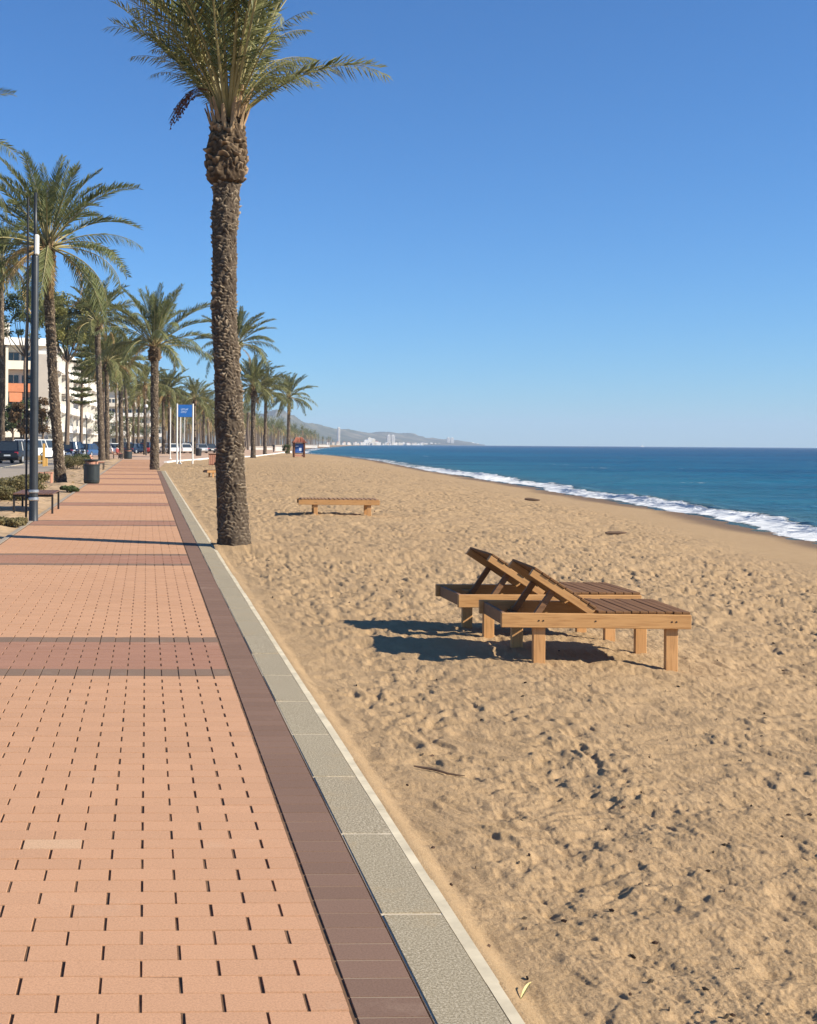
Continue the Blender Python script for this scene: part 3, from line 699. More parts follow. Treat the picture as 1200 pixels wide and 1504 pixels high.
def palm(base, boss, label, cl_h=None, sc=1.0, nf=36, near=False, seed=1, lean=None, group='palm trees along the seafront', low=-.35, ndry=4, rt=.2, mid=0.0, wide=1.0):
    """base, boss: photo pixels of the foot and of the head of the trunk"""
    b = gp(*base, -.03); t = up(boss[0], boss[1], b.y); h = t.z-b.z; dx = t.x-b.x
    rg = random.Random(seed); o = thing('palm_tree', b, label, 'palm tree', group)
    dy = rg.uniform(-.2, .2)
    def c(q): return Vector((dx*q+mid*math.sin(q*math.pi), dy*q, -.15+(h+.15)*q))
    def r(q): return rt*float(np.interp(q, [0, .03, .1, .5, .93, 1], [1.5, 1.25, 1.1, .95, .95, 1.0]))
    if near: link('trunk', trunk_mesh('trunk', c, r, .105, 9, 72, 620, .045, 'palm_bark', seed), o)
    else: link('trunk', trunk_mesh('trunk', c, r, .14, 7, 32, 260, .045, 'palm_bark', seed), o)
    def c2(q): return Vector((dx, dy, h-.1+.95*q))
    def r2(q): return rt*float(np.interp(q, [0, .06, .2, .55, .85, 1], [.8, 1.45, 1.65, 1.6, 1.2, .7]))
    link('boss', trunk_mesh('boss', c2, r2, .15, 8, 48, 90, .09, 'palm_boss', seed+7), o)
    ct_ = Vector((dx, dy, h+.72))
    stubs(o, ct_+Vector((0, 0, -.1)), rt*1.2, 14 if near else 8, .55, 'stub', seed)
    crown(o, ct_, nf, rg, FR if near else FRM, FDRY if near else FDRYM, sc, low, ndry)
    return o
palm((90, 710), (70, 392), 'tall palm with full drooping crown in the planting bed behind the grey pole', sc=1.0, nf=54, near=True, seed=5, low=-.5, ndry=7, rt=.195, mid=-.06)
palm((227, 690.5), (227, 528), 'sturdy palm at the end of the kerb where the paving meets the plaza', sc=.98, nf=46, near=True, seed=9, low=.12, ndry=3, rt=.235)
palm((150, 678), (143, 486), 'palm in the planting bed just beyond the bench with a backrest', sc=1.0, nf=44, seed=12, low=-.15, rt=.25)
palm((157.5, 676.5), (157, 545), 'slim palm close behind its neighbour in the planting bed', sc=.85, nf=40, seed=14, low=-.2, rt=.2)
palm((178, 673), (177, 548), 'palm in front of the seated person at the left edge of the paving', sc=1.05, nf=42, seed=16, low=-.3, rt=.24)
palm((189.5, 669), (183, 545), 'thin leaning palm right behind the far grey bin', sc=.95, nf=36, seed=18, low=-.3, rt=.19)
palm((349, 686), (347, 524), 'palm mostly hidden behind the trunk of the big palm', sc=.72, nf=44, seed=20, low=-.15, rt=.19)
palm((372, 673), (372, 580), 'round crowned palm on the sand right of the big trunk', sc=.98, nf=46, seed=22, low=.0, ndry=3, rt=.25)
palm((389, 668.5), (390.5, 586), 'middle palm of the three on the sand beside the wooden kiosk', sc=1.0, nf=44, seed=24, low=-.1, ndry=3, rt=.23)
palm((423.5, 666), (424.5, 591), 'palm standing directly behind the tile roofed kiosk', sc=1.15, nf=44, seed=26, low=-.2, ndry=3, rt=.27)
palm((3.5, 676), (2, 400), 'palm with a reddish brown trunk at the left edge beside the black car', sc=1.05, nf=40, seed=28, low=-.3, rt=.24, ndry=6)
palm((-118, 745), (-132, 262), 'near palm whose crown reaches in from beyond the left edge', sc=.66, nf=48, near=True, seed=31, low=-.5, rt=.2, ndry=9)
mids = [((213, 668), (213, 574)), ((240, 667), (240, 590)), ((249, 667), (248, 582)), ((286, 667), (286, 595)), ((263, 663), (262, 600)), ((300, 664), (299, 603)), 
        ((203, 664), (204, 588)), ((196, 662), (196, 596)), ((231, 663), (231, 596)), ((273, 662), (274, 606)), ((310, 661), (310, 612)), ((172, 663), (170, 570)), ((256, 661), (255, 612))]
MLAB = ['slender palm left of the kerb end palm, clear against the pale building', 'palm just right of the kerb end palm, half behind it', 'palm left of the blue sign, taller than those around it', 'palm right behind the right post of the blue sign',
        'short palm seen under the blue sign', 'palm between the blue sign and the big trunk', 'small palm before the far cream building', 'smallest palm left of the kerb end palm', 'far palm showing behind the kerb end palm',
        'distant palm between the two posts of the blue sign', 'palm touching the left side of the big trunk', 'palm across the car park behind the leaning palm', 'far low palm left of the blue sign posts']
for i, ((b, t), lb) in enumerate(zip(mids, MLAB)):
    palm(b, t, lb, sc=.98, nf=34, seed=40+i, low=-.25, rt=.2, ndry=4)

# -- the receding mass of palms: whole trees, one mesh each, shared
def far_palm_mesh(seed, h):
    rg = random.Random(seed); mb = MB()
    pts = [(.1*math.sin(i*.9+seed), 0, -.2+(h+.2)*i/6) for i in range(7)]; mb.tube(pts, [.32, .25, .23, .22, .21, .22, .34], 'palm_bark_far', 8)
    mb.lathe([(.2, 0), (.42, .2), (.40, .7), (.2, 1.0)], (pts[-1][0], 0, h-.2), 'palm_bark_far', 8)
    c = Vector((pts[-1][0], 0, h+.6))
    for i in range(34):
        t = (i+.5)/34; el = R(84)-(R(84)+.4)*t**1.2+rg.uniform(-.1, .1); az = i*2.4+rg.uniform(-.2, .2); L = 3.9*rg.uniform(.8, 1.05); bend = .3+1.1*t
        m = Matrix.Rotation(az, 3, 'Z') @ Matrix.Rotation(-el, 3, 'Y'); p = Vector((0, 0, 0)); P = [p]
        for k in range(6):
            q = -bend*((k+1)/6)**1.4; p = p+Vector((math.cos(q), 0, math.sin(q)))*(L/6); P.append(p)
        mat = 'palm_leaf_far' if t < .88 else 'palm_dry'
        for k in range(1, 22):
            x = .8+k/21*5.1; j = min(5, int(x)); q = P[j].lerp(P[j+1], x-j); d = (P[min(6, j+1)]-P[j]).normalized()
            for sgn in (-1, 1):
                l = .62*(1-.5*(k/21)**2); dv = Vector((d.x*.7, sgn*.8, d.z*.7+.25)).normalized(); tip = q+dv*l-Vector((0, 0, .1)); mid = q+dv*l*.45; wv = d*.05
                mb.add([c+m@v for v in (q, mid+wv, tip, mid-wv)], [(0, 1, 2, 3)], mat)
    return mb.mesh('palm_tree')
FARP = [far_palm_mesh(60+i, hh_) for i, hh_ in enumerate((7.2, 8.0, 8.6, 6.6, 7.6))]
rg = random.Random(77)
def coast(Yq): return float(np.interp(Yq, SH[:, 1], SH[:, 0]))
spots = []
for off, y0, y1, st in ((-13, 290, 1000, 9), (-20, 255, 900, 10), (-29, 215, 1000, 12), (-38, 185, 1000, 14), (-50, 190, 800, 18), (-14, 900, 1900, 32), (-40, 900, 1900, 45), (-64, 200, 600, 28)):
    y = y0
    while y < y1:
        k = 1+max(0, (y-300))/900
        x = coast(y)+off*k+rg.uniform(-2.5, 2.5); xp_ = PX+x/y*F
        if 230 < xp_ < 520: spots.append((x, y))
        y += st*rg.uniform(.7, 1.35)*(1+y/1500)
for i, (x, y) in enumerate(spots):
    o = link('palm_tree', FARP[rg.randrange(5)]); o.location = (x, y, -.15); o.rotation_euler = (rg.uniform(-.03, .03), rg.uniform(-.03, .03), rg.uniform(0, 6.28)); s_ = rg.uniform(.85, 1.15); o.scale = (s_, s_, s_)
    tag(o, 'far palm in the dense receding rows where the seafront curves away behind the kiosk', 'palm tree', 'distant rows of palms')

# ------------------------------------------------------------------ leafy trees and shrubs
def leaves(mb, c, rad, n_, size, mat, rg, flat_=1.0):
    for _ in range(n_):
        while True:
            p = Vector((rg.uniform(-1, 1), rg.uniform(-1, 1), rg.uniform(-1, 1)))
            if p.length < 1: break
        p = p*(.45+.55*p.length); p = Vector((p.x*rad[0], p.y*rad[1], p.z*rad[2]))+Vector(c)
        e = Euler((rg.uniform(-1, 1)*flat_, rg.uniform(-1, 1)*flat_, rg.uniform(0, 6.3))).to_matrix(); s_ = size*rg.uniform(.6, 1.3)
        mb.add([p+e@Vector(v)*s_ for v in ((-.5, 0, 0), (0, -.28, .05), (.5, 0, -.06), (0, .28, .05))], [(0, 1, 2, 3)], mat)
def tree(name, loc, h, rx, rz, trunk_r, mat, label, cat, seed, clumps=26, per=150, size=.32, crown_lo=.45, group=None):
    rg = random.Random(seed); o = thing(name, loc, label, cat, group)
    mb = MB(); mb.tube([(0, 0, -.2), (.1, 0, h*.25), (-.05, .1, h*.5), (.1, 0, h*.8)], [trunk_r*1.3, trunk_r, trunk_r*.8, trunk_r*.3], 'bark', 8)
    cl_ = MB()
    for i in range(clumps):
        a = rg.uniform(0, 6.28); q = math.sqrt(rg.random()); zc = h*crown_lo+(h*(1-crown_lo))*rg.random()
        env = math.sin(math.pi*min(1, max(.08, (zc-h*crown_lo*.8)/(h*(1.06-crown_lo*.8)))))**.6
        p = Vector((math.cos(a)*rx*q*env, math.sin(a)*rx*q*env, zc)); cr_ = rx*rg.uniform(.2, .42)
        if i % 2 == 0: mb.tube([(0, 0, h*crown_lo*.8), p*.6+Vector((0, 0, h*.15)), p], [trunk_r*.4, trunk_r*.25, trunk_r*.1], 'bark', 5)
        leaves(cl_, p, (cr_, cr_, cr_*rz), per, size, mat, rg)
    mb.build('trunk', o); cl_.build('crown', o); return o
tree('tree', up(98, 650, 118), 14.6, 2.7, .7, .2, 'tree_olive', 'broad yellowish green tree rising behind the palms before the white building', 'tree', 3, 50, 190, .34, .68)
tree('tree', up(36, 650, 135), 17.2, 2.9, .7, .2, 'tree_green', 'airy green tree between the grey pole and the left edge', 'tree', 4, 30, 130, .34, .7)
tree('tree', up(152, 650, 170), 14.5, 3.6, .7, .22, 'tree_olive', 'wide olive tree crown behind the second palm row', 'tree', 6, 40, 160, .4, .62)
for i, (px, dY, hh_, rx, mt, lb) in enumerate(((18, 138, 4.6, 1.9, 'tree_green', 'low green tree by the white garden wall at far left'), (30, 130, 4.2, 1.6, 'tree_russet', 'small russet tree by the garden wall left of the grey pole'), (62, 132, 4.8, 1.8, 'tree_russet', 'russet green tree right of the grey pole before the blank wall'), (42, 145, 5.0, 2.0, 'tree_green', 'dark green low tree right behind the grey pole'),
        (160, 240, 6, 4.0, 'tree_green', 'low dark tree below the stepped balconies of the white building'), (215, 300, 7.5, 5.0, 'tree_green', 'green bush tree in front of the farthest cream building'), (190, 280, 6, 3.5, 'tree_olive', 'low olive tree right of the white stepped building'))):
    tree('tree', up(px, 651, dY), hh_, rx, .8, .12, mt, lb, 'tree', 20+i, 20, 120, .3, .3)
# conifer with tiered sparse branches
def conifer(loc, h, label, seed):
    rg = random.Random(seed); o = thing('conifer', loc, label, 'tree'); mb = MB(); mb.tube([(0, 0, -.2), (.05, 0, h*.5), (0, 0, h)], [.2, .14, .03], 'bark', 8); cm = MB()
    z = h*.36
    while z < h*.97:
        L = 2.1*(1-((z/h)-.3)*.9)*rg.uniform(.8, 1.1)
        for k in range(6):
            a = k*1.05+rg.uniform(-.3, .3)+z; l = L*rg.uniform(.6, 1.1); e = Vector((math.cos(a)*l, math.sin(a)*l, z+.25*l))
            mb.tube([(0, 0, z), e], [.04, .012], 'bark', 4)
            for q in (.4, .65, .9): leaves(cm, Vector((0, 0, z)).lerp(e, q)+Vector((0, 0, .08)), (.42, .42, .13), 42, .2, 'tree_green' if k % 2 else 'tree_olive', rg)
        z += rg.uniform(.55, .85)
    mb.build('trunk', o); cm.build('crown', o)
conifer(up(119, 652, 128), 11.6, 'tiered conifer with a bare lower trunk before the white stepped building', 8)
def shrub(loc, r, h, mat, label, seed, per=260):
    rg = random.Random(seed); o = thing('shrub', loc, label, 'shrub', 'shrubs in the planting bed'); mb = MB(); cm = MB()
    for i in range(11):
        a = rg.uniform(0, 6.28); q = r*math.sqrt(rg.random()); e = Vector((math.cos(a)*q, math.sin(a)*q, h*rg.uniform(.35, .9)))
        mb.tube([(e.x*.15, e.y*.15, -.05), (e.x*.6, e.y*.6, e.z*.6), e], [.018, .012, .005], 'bark', 5); leaves(cm, e*.9, (r*.35, r*.35, h*.35), per, .085, mat, rg, 1.5)
    mb.build('stem', o); cm.build('foliage', o)
for i, (x, y, r, h, mt, lb) in enumerate(((6, 738, .75, .42, 'shrub_dry', 'dry grey green shrub at the left edge beside the bench'), (28, 727, .7, .5, 'shrub_dry', 'dry shrub right behind the bench end at the grey pole'), (52, 717, .5, .45, 'shrub_dry', 'small dry shrub just right of the grey pole'), (112, 690, .9, .75, 'shrub_dry', 'sparse shrub beside the litter bin in the planting bed'), (120, 683, .8, .7, 'tree_green', 'greener shrub farther back beyond the litter bin'),
        (-25, 752, .8, .45, 'shrub_dry', 'low dry shrub cut by the left edge'), (102, 722, .3, .16, 'tree_green', 'small ground plant at the corner of the planting bed by the palm foot'), (10, 772, .35, .12, 'shrub_dry', 'thin dry tuft on the soil before the grey pole'))):
    shrub(gp(x, y), r, h, mt, lb, 60+i)
# dry litter on the planting bed
rg = random.Random(5); mb = MB()
for _ in range(1400):
    s_ = rg.uniform(14, 75); t_ = rg.uniform(-5.8, -3.05); p = prom(s_, t_, .045+rg.uniform(0, .03)); a = rg.uniform(0, 6.28); l = rg.uniform(.03, .14)
    d = Vector((math.cos(a), math.sin(a), rg.uniform(-.2, .35)))*l; q = Vector((-math.sin(a), math.cos(a), .2))*l*.16
    mb.add([p-d, p-q, p+d, p+q], [(0, 1, 2, 3)], rg.choice(('shrub_dry', 'palm_dry', 'driftwood')))
tag(mb.build('leaf_litter'), 'dry leaf litter scattered over the planting bed', 'leaf litter', kind='stuff')

# ------------------------------------------------------------------ sun loungers
def lounger(loc, rz, L, W, Ht, up_ang, label, hinge=.68, bl=.56, slat='wood_slat', pale=False, overL=.25, overR=.09):
    """head end at -x, foot at +x; legs reach down into the sand"""
    o = thing('sun_lounger', loc, label, 'sun lounger', 'wooden sun loungers on the sand', rz)
    rh, rt_ = .105, .035
    for sy in (-1, 1):
        mb = MB(); mb.box((0, sy*(W/2-rt_/2), Ht-rh/2), (L, rt_, rh), 'wood_rail'); mb.build('side_rail', o, .004)
        mb = MB()
        for bx_ in (-L/2+overL+.03, -L/2+overL+.062, L/2-overR-.06, L/2-overR-.028, -L/2+hinge): mb.tube([(bx_, sy*(W/2-.002), Ht-rh*.5), (bx_, sy*(W/2+.003), Ht-rh*.5)], .006, 'metal_black', 8)
        mb.build('bolts', o)
    for k, xx_ in ((0, -L/2+.045), (1, L/2-.03)):
        mb = MB(); mb.box((xx_, 0, Ht-rh/2-.004), (.03, W-2*rt_-.006, rh-.012), 'wood_strut' if k == 0 else 'wood_rail'); mb.build('cross_rail', o, .003)
    for sx in (-1, 1):
        for sy in (-1, 1):
            x = -L/2+overL+.045 if sx < 0 else L/2-overR-.045
            mb = MB(); mb.box((x, sy*(W/2-rt_-.026), (Ht-rh*.4-.16)/2+.0), (.088, .045, Ht-rh*.4+.16), 'wood_leg'); mb.build('leg', o, .004)
    hx = -L/2+hinge; rg = random.Random(int(L*1000))
    def slats(x0, x1, n_, nm, par, mat, f):
        for i in range(n_):
            x = x0+(x1-x0)*(i+.5)/n_; wd = (x1-x0)/n_*(.93 if up_ang else .74); mb = MB(); mb.box((x, 0, rg.uniform(-.002, .002)), (wd, W-.02+rg.uniform(-.012, .012), .018), mat)
            ob = mb.build(nm, par, .003); f(ob)
    def seat(ob): ob.location = (0, 0, Ht+.0115)
    slats(hx+.02, L/2-.005, 11, 'slat', o, slat, seat)
    # backrest: two side bars and its own slats, tilted about the hinge
    back = bpy.data.objects.new('backrest', None); col.objects.link(back); back.parent = o; back.location = (hx, 0, Ht+(.0 if up_ang else .012)); back.rotation_euler = (0, up_ang, 0)
    bw = W-2*rt_-.03 if up_ang else W-.1
    for sy in (-1, 1):
        mb = MB(); mb.box((-bl/2, sy*(bw/2-.018), .0 if up_ang else -.05), (bl, .036, .055 if up_ang else .04), 'wood_rail'); mb.build('side_bar', back, .003)
    nb = 8
    for i in range(nb):
        x = -bl*(i+.5)/nb; mb = MB(); mb.box((x, 0, (.038 if up_ang else .0)), (bl/nb*(.93 if up_ang else .76), bw+rg.uniform(0, .02), .018), slat); mb.build('slat', back, .003)
    if up_ang:
        for sy in (-1, 1):
            a = Vector((hx, 0, Ht))+Vector((-math.cos(up_ang)*bl*.62, sy*(bw/2-.06), math.sin(up_ang)*bl*.62-.03)); b = Vector((hx-bl*.62-.10, sy*(bw/2-.06), Ht-.075))
            mb = MB(); mb.beam(a, b, .03, .045, 'wood_strut'); mb.build('strut', o, .003)
        mb = MB(); mb.box((hx-bl*.62-.11, 0, Ht-.085), (.05, W-2*rt_-.006, .03), 'wood_strut'); mb.build('cross_rail', o, .003)
    return o
def between(p, q): return Vector(p).lerp(Vector(q), .5)
def put(FLp, FRp, W, L, oL, oR, up_ang, label, Ht=.36, turn=0, **k):
    a = gp(*FLp, -.03); b = gp(*FRp, -.03); d = (b-a); d.z = 0; rz = math.atan2(d.y, d.x); rz += turn; x = Vector((math.cos(rz), math.sin(rz), 0)); y = Vector((-x.y, x.x, 0))
    c = (a+b)/2 + y*(W/2-.05) + x*((oR-oL)/2)*1.0; zz = min(szs(c.x+dx_, c.y+dy_) for dx_ in (-.4, 0, .4) for dy_ in (-.3, 0, .3))
    return lounger((c.x, c.y, -.03), rz, L, W, Ht, up_ang, label, overL=oL, overR=oR, **k)
put((782, 968), (998, 978), .74, 1.37, .24, .08, R(33), 'nearer of the two raised wooden loungers, casting a shadow on the sand', bl=.54, hinge=.68, turn=R(12))
put((697, 934), (918, 940), .74, 1.52, .22, .20, R(33), 'wooden lounger with raised back directly behind the nearest one', bl=.54, hinge=.72, turn=R(10))
put((464, 758), (542, 759.5), .80, 1.76, .33, .18, 0, 'flat wooden lounger lying alone right of the big trunk', Ht=.36, bl=.6, hinge=.66, slat='wood_slat_pale', turn=R(9))
put((311, 702), (345, 702), .8, 1.45, .25, .15, 0, 'flat lounger whose end shows left of the big trunk', Ht=.34, bl=.6, hinge=.66, slat='wood_slat_pale')

# ------------------------------------------------------------------ street furniture
p = gp(49, 765)
o = thing('lamp_post', p, 'tall dark grey pole with silver collar and white box beside the bench', 'pole')
mb = MB(); mb.lathe([(.10, 0), (.092, .02), (.087, .5), (.082, 2.5), (.070, 5.2), (.062, 5.25)], (0, 0, -.02), 'metal_dark', 20); mb.lathe([(.034, 0), (.030, 1.25)], (.0, 0, 5.2), 'metal_dark', 14); mb.build('pole', o, smooth=True)
mb = MB(); mb.lathe([(.095, 0), (.105, .015), (.105, .05), (.095, .065)], (0, 0, .40), 'metal_silver', 20); mb.lathe([(.095, 0), (.108, .015), (.108, .05), (.095, .065)], (0, 0, .55), 'metal_silver', 20); mb.build('collar', o)
mb = MB(); mb.box((.035, -.03, 5.42), (.085, .11, .40), 'white_paint'); mb.build('control_box', o, .02)
mb = MB(); mb.tube([(-.145, .0, 0), (-.145, 0, 6.35)], .022, 'metal_black', 8); 
for z in (.46, .61, 2.8, 5.3): mb.beam((-.145, 0, z), (-.08, 0, z), .03, .03, 'metal_black')
mb.build('side_rod', o)
def bench(loc, rz, W, L, label, back=False):
    o = thing('bench', loc, label, 'bench', 'benches along the promenade', rz); Ht = .44
    n_ = 9
    for i in range(n_):
        mb = MB(); mb.box((-W/2+W*(i+.5)/n_, 0, Ht-.015), (W/n_*.86, L, .03), 'bench_wood' if not back else 'pink_wood'); mb.build('slat', o, .004)
    for sy in (-1, 1):
        y = sy*(L/2-.09); mb = MB()
        mb.box((0, y, Ht-.055), (W, .045, .045), 'metal_black'); mb.build('seat_frame', o, .004)
        for sx in (-1, 1): mb = MB(); mb.box((sx*(W/2-.022), y, (Ht-.08)/2-.01), (.044, .046, Ht-.06), 'metal_black'); mb.build('leg', o, .003)
    if back:
        for i in range(3): mb = MB(); mb.box((-W/2-.05-.045*i, 0, Ht+.10+.12*i), (.025, L, .1), 'pink_wood', Euler((0, -.3, 0)).to_matrix()); mb.build('backrest_board', o, .004)
        for sy in (-1, 1): mb = MB(); mb.beam((-W/2+.03, sy*(L/2-.09), Ht-.1), (-W/2-.20, sy*(L/2-.09), Ht+.45), .04, .04, 'metal_black'); mb.build('back_post', o)
    return o
a = gp(24, 753.5); b = gp(73, 755.5); wv = (b-a).length; c = (a+b)/2
bench((c.x-.03, c.y+.95, 0), AX, wv, 1.95, 'backless bench of dark brown slats on black legs behind the grey pole')
c = gp(143, 690); bench((c.x, c.y+.9, 0), AX, .62, 1.8, 'reddish slatted bench with a backrest beyond the litter bin', True)
c = gp(170, 674); bench((c.x, c.y+.9, 0), AX, .55, 1.8, 'far reddish bench with the seated person on it', True)
def bin_(loc, label, r=.31):
    o = thing('litter_bin', loc, label, 'bin', 'dark litter bins'); k = r/.31
    mb = MB(); mb.lathe([(.27, 0), (.29, .03), (.30, .06), (.305, .12), (.31, .13), (.31, .16), (.302, .17), (.305, .66), (.318, .68), (.318, .72), (.30, .73), (.27, .70), (.262, .4)], (0, 0, 0), 'bin_green', 32); ob = mb.build('barrel', o); ob.scale = (k, k, 1)
    for q in range(4): a = q*1.571+.78; mb = MB(); mb.tube([(math.cos(a)*.285*k, math.sin(a)*.285*k, .70), (math.cos(a)*.285*k, math.sin(a)*.285*k, .87)], .014, 'bin_green', 6); mb.build('hood_post', o)
    mb = MB(); mb.lathe([(.29, 0), (.31, .01), (.31, .03), (.28, .045), (.05, .05)], (0, 0, .86), 'bin_green', 32); ob = mb.build('hood', o); ob.scale = (k, k, 1)
    mb = MB(); mb.lathe([(.1, 0), (.24, .02), (.245, .20), (.12, .24)], (0, 0, .62), 'pink_wood', 20); ob = mb.build('liner', o); ob.scale = (k, k, 1)
bin_(gp(134.5, 710), 'dark cylindrical litter bin standing on the paving edge near the bench')
bin_(gp(188, 674), 'far grey litter bin at the foot of the leaning palm', .4)
# brown timber bin on the sand and the dark one on the plaza
o = thing('timber_bin', gp(313, 683), 'brown timber bin on the sand just left of the big trunk', 'bin')
mb = MB()
mb.box((0, 0, .38), (.62, .5, .76), 'hut_wood'); mb.build('casing', o, .02); mb = MB(); mb.box((0, 0, .79), (.7, .58, .06), 'hut_wood'); mb.build('lid', o, .01)
for i in range(5): mb = MB(); mb.box((-.25+i*.125, -.262, .38), (.1, .02, .68), 'pink_wood'); mb.build('board', o, .004)
o = thing('plaza_bin', gp(291.5, 669.5), 'small black bin on the plaza right of the blue sign', 'bin')
mb = MB(); mb.lathe([(.3, 0), (.36, .05), (.38, .8), (.40, .82), (.38, .9), (.2, .95)], (0, 0, 0), 'metal_black', 16); mb.build('barrel', o); mb = MB(); mb.lathe([(.40, 0), (.42, .02), (.42, .06), (.40, .08)], (0, 0, .76), 'metal_dark', 16); mb.build('rim', o)
# blue sign on two white posts
a = gp(259.5, 682); b = gp(282.5, 680.5); o = thing('beach_sign', (a+b)/2, 'blue beach sign with pale lettering on two tall white posts', 'sign'); b = Vector((b.x, a.y, b.z)); hw = (b.x-a.x)/2
cy = (gp(259.5, 682).y+gp(282.5, 680.5).y)/2; k = cy/F
zt_ = H+(650.7-594.5)*k; zb_ = H+(650.7-612.5)*k
for sx in (-1, 1): mb = MB(); mb.tube([(sx*hw, 0, -.1), (sx*hw, 0, zt_+.08)], .062, 'white_paint', 10); mb.build('post', o)
mb = MB(); mb.box((0, -.01, (zt_+zb_)/2), (2*hw-.13, .06, zt_-zb_), 'sign_blue'); pn = mb.build('panel', o, .01)
mb = MB(); rg = random.Random(3)      # lettering: illegible at this distance, kept as two short pale lines of strokes
for row, (zz, n_, x0, x1) in enumerate(((.62, 6, -.42, .30), (.40, 5, -.42, .12))):
    for i in range(n_):
        xc = (x0+(x1-x0)*i/(n_-1))*hw*1.1; zc = zb_+(zt_-zb_)*zz; mb.box((xc-.02, -.042, zc), (.022, .006, .13), 'sign_white'); mb.box((xc+.022, -.042, zc+rg.choice((-.05, 0, .05))), (.06, .006, .022), 'sign_white')
mb.build('lettering', pn)
for i, (px, pb, pt, lb) in enumerate(((250, 674, 600, 'leftmost of the slim white poles beside the blue sign'), (264.5, 681, 612, 'white pole just inside the left post of the blue sign'), (271, 664, 613, 'white pole standing farther back under the blue sign'))):
    g = gp(px, pb); zt2 = up(px, pt, g.y).z; o = thing('white_pole', g, lb, 'pole', 'white poles round the blue sign')
    mb = MB(); mb.tube([(0, 0, -.1), (0, 0, zt2)], .055, 'white_paint', 10); mb.build('shaft', o); mb = MB(); mb.lathe([(.07, 0), (.07, .12), (.03, .16)], (0, 0, zt2-.04), 'grey_pole', 10); mb.build('cap', o)
    mb = MB(); mb.lathe([(.13, 0), (.13, .06), (.06, .1)], (0, 0, -.02), 'white_paint', 12); mb.build('foot', o)
# thin lamp posts
def lamp(px, pb, pt, lb):
    g = gp(px, pb); zt2 = up(px, pt, g.y).z; o = thing('street_lamp', g, lb, 'street lamp', 'slim street lamps')
    mb = MB(); mb.tube([(0, 0, -.1), (0, 0, zt2-.3)], [.07, .05], 'metal_dark', 8); mb.build('pole', o)
    mb = MB(); mb.lathe([(.05, 0), (.16, .1), (.2, .24), (.16, .38), (.05, .44)], (0, 0, zt2-.35), 'plate', 12); mb.build('lamp_globe', o); mb = MB(); mb.lathe([(.12, 0), (.14, .05), (.06, .12)], (0, 0, zt2-.42), 'metal_dark', 12); mb.build('lamp_neck', o)
lamp(127, 672, 610, 'slim street lamp with a pale globe between the conifer and the palms'); lamp(214.5, 669, 595, 'thin street lamp left of the kerb end palm'); lamp(170.5, 662, 604, 'street lamp in front of the white building beyond the palms')
# yellow timber barrier and pink bench in the planting bed
o = thing('timber_barrier', gp(62, 684.5), 'yellow timber barrier with an upright post at the roadside', 'barrier')
mb = MB(); mb.box((.10, 0, .7), (.16, .14, 1.5), 'yellow_wood'); mb.build('post', o, .01)
mb = MB(); mb.box((-.17, .02, .52), (.36, .06, .34), 'yellow_wood'); mb.build('board', o, .01); mb = MB(); mb.box((-.17, .02, .22), (.36, .06, .14), 'yellow_wood'); mb.build('board', o, .01)
mb = MB(); mb.box((.2, 0, .25), (.3, .12, .5), 'yellow_wood'); mb.build('post', o, .01)
o = thing('low_bench', gp(67, 710), 'low pinkish timber bench right of the grey pole', 'bench')
for i in range(3): mb = MB(); mb.box((0, -.16+.16*i, .40), (.55, .13, .04), 'pink_wood'); mb.build('slat', o, .005)
for sx in (-1, 1): mb = MB(); mb.box((sx*.22, 0, .19), (.05, .42, .38), 'pink_wood'); mb.build('leg', o, .005)
# kiosk
g = gp(439, 671); o = thing('kiosk', g, 'small wooden kiosk with a tiled roof and blue poster on the sand', 'kiosk'); k = g.y/F; hw = 8.2*k; he = 21*k
for sx in (-1, 1):
    for sy in (-1, 1): mb = MB(); mb.box((sx*hw*.92, sy*.5, he/2-.1), (.16, .16, he+.2), 'hut_wood'); mb.build('post', o, .01)
mb = MB(); mb.box((0, .3, he*.62), (hw*1.7, .08, he*.66), 'hut_wood'); mb.build('back_panel', o)
mb = MB(); mb.box((0, -.42, he*.60), (hw*1.5, .05, he*.62), 'poster_blue'); po = mb.build('poster', o); mb = MB(); mb.box((.12, -.452, he*.52), (.28, .012, .34), 'sign_white'); mb.box((-.28, -.452, he*.74), (.34, .012, .1), 'sign_white'); mb.build('poster_picture', po)
mb = MB(); mb.box((0, -.1, he*.24), (hw*1.75, .75, .08), 'hut_wood'); mb.build('counter', o); mb = MB()
mb.box((0, -.44, he*.10), (hw*1.6, .05, .22), 'pink_wood'); mb.build('skirting', o)
mb = MB(); rx, ry = hw*1.28, .95
mb.add([(-rx, -ry, he-.02), (rx, -ry, he-.02), (rx, ry, he-.02), (-rx, ry, he-.02), (-.25, 0, he+.62), (.25, 0, he+.62)], [(0, 1, 5, 4), (1, 2, 5), (2, 3, 4, 5), (3, 0, 4), (3, 2, 1, 0)], 'hut_roof')
for i in range(9):
    x = -rx+2*rx*(i+.5)/9; mb.tube([(x, -ry-.03, he), (x*.3+(0.12 if x > 0 else -.12), -.08, he+.60)], .05, 'hut_roof', 6)
mb.build('roof', o)
tree('shrub', gp(421, 667.5), 1.3, 1.0, .7, .04, 'tree_green', 'dark round shrub on the sand left of the kiosk', 'shrub', 91, 10, 120, .16, .2)

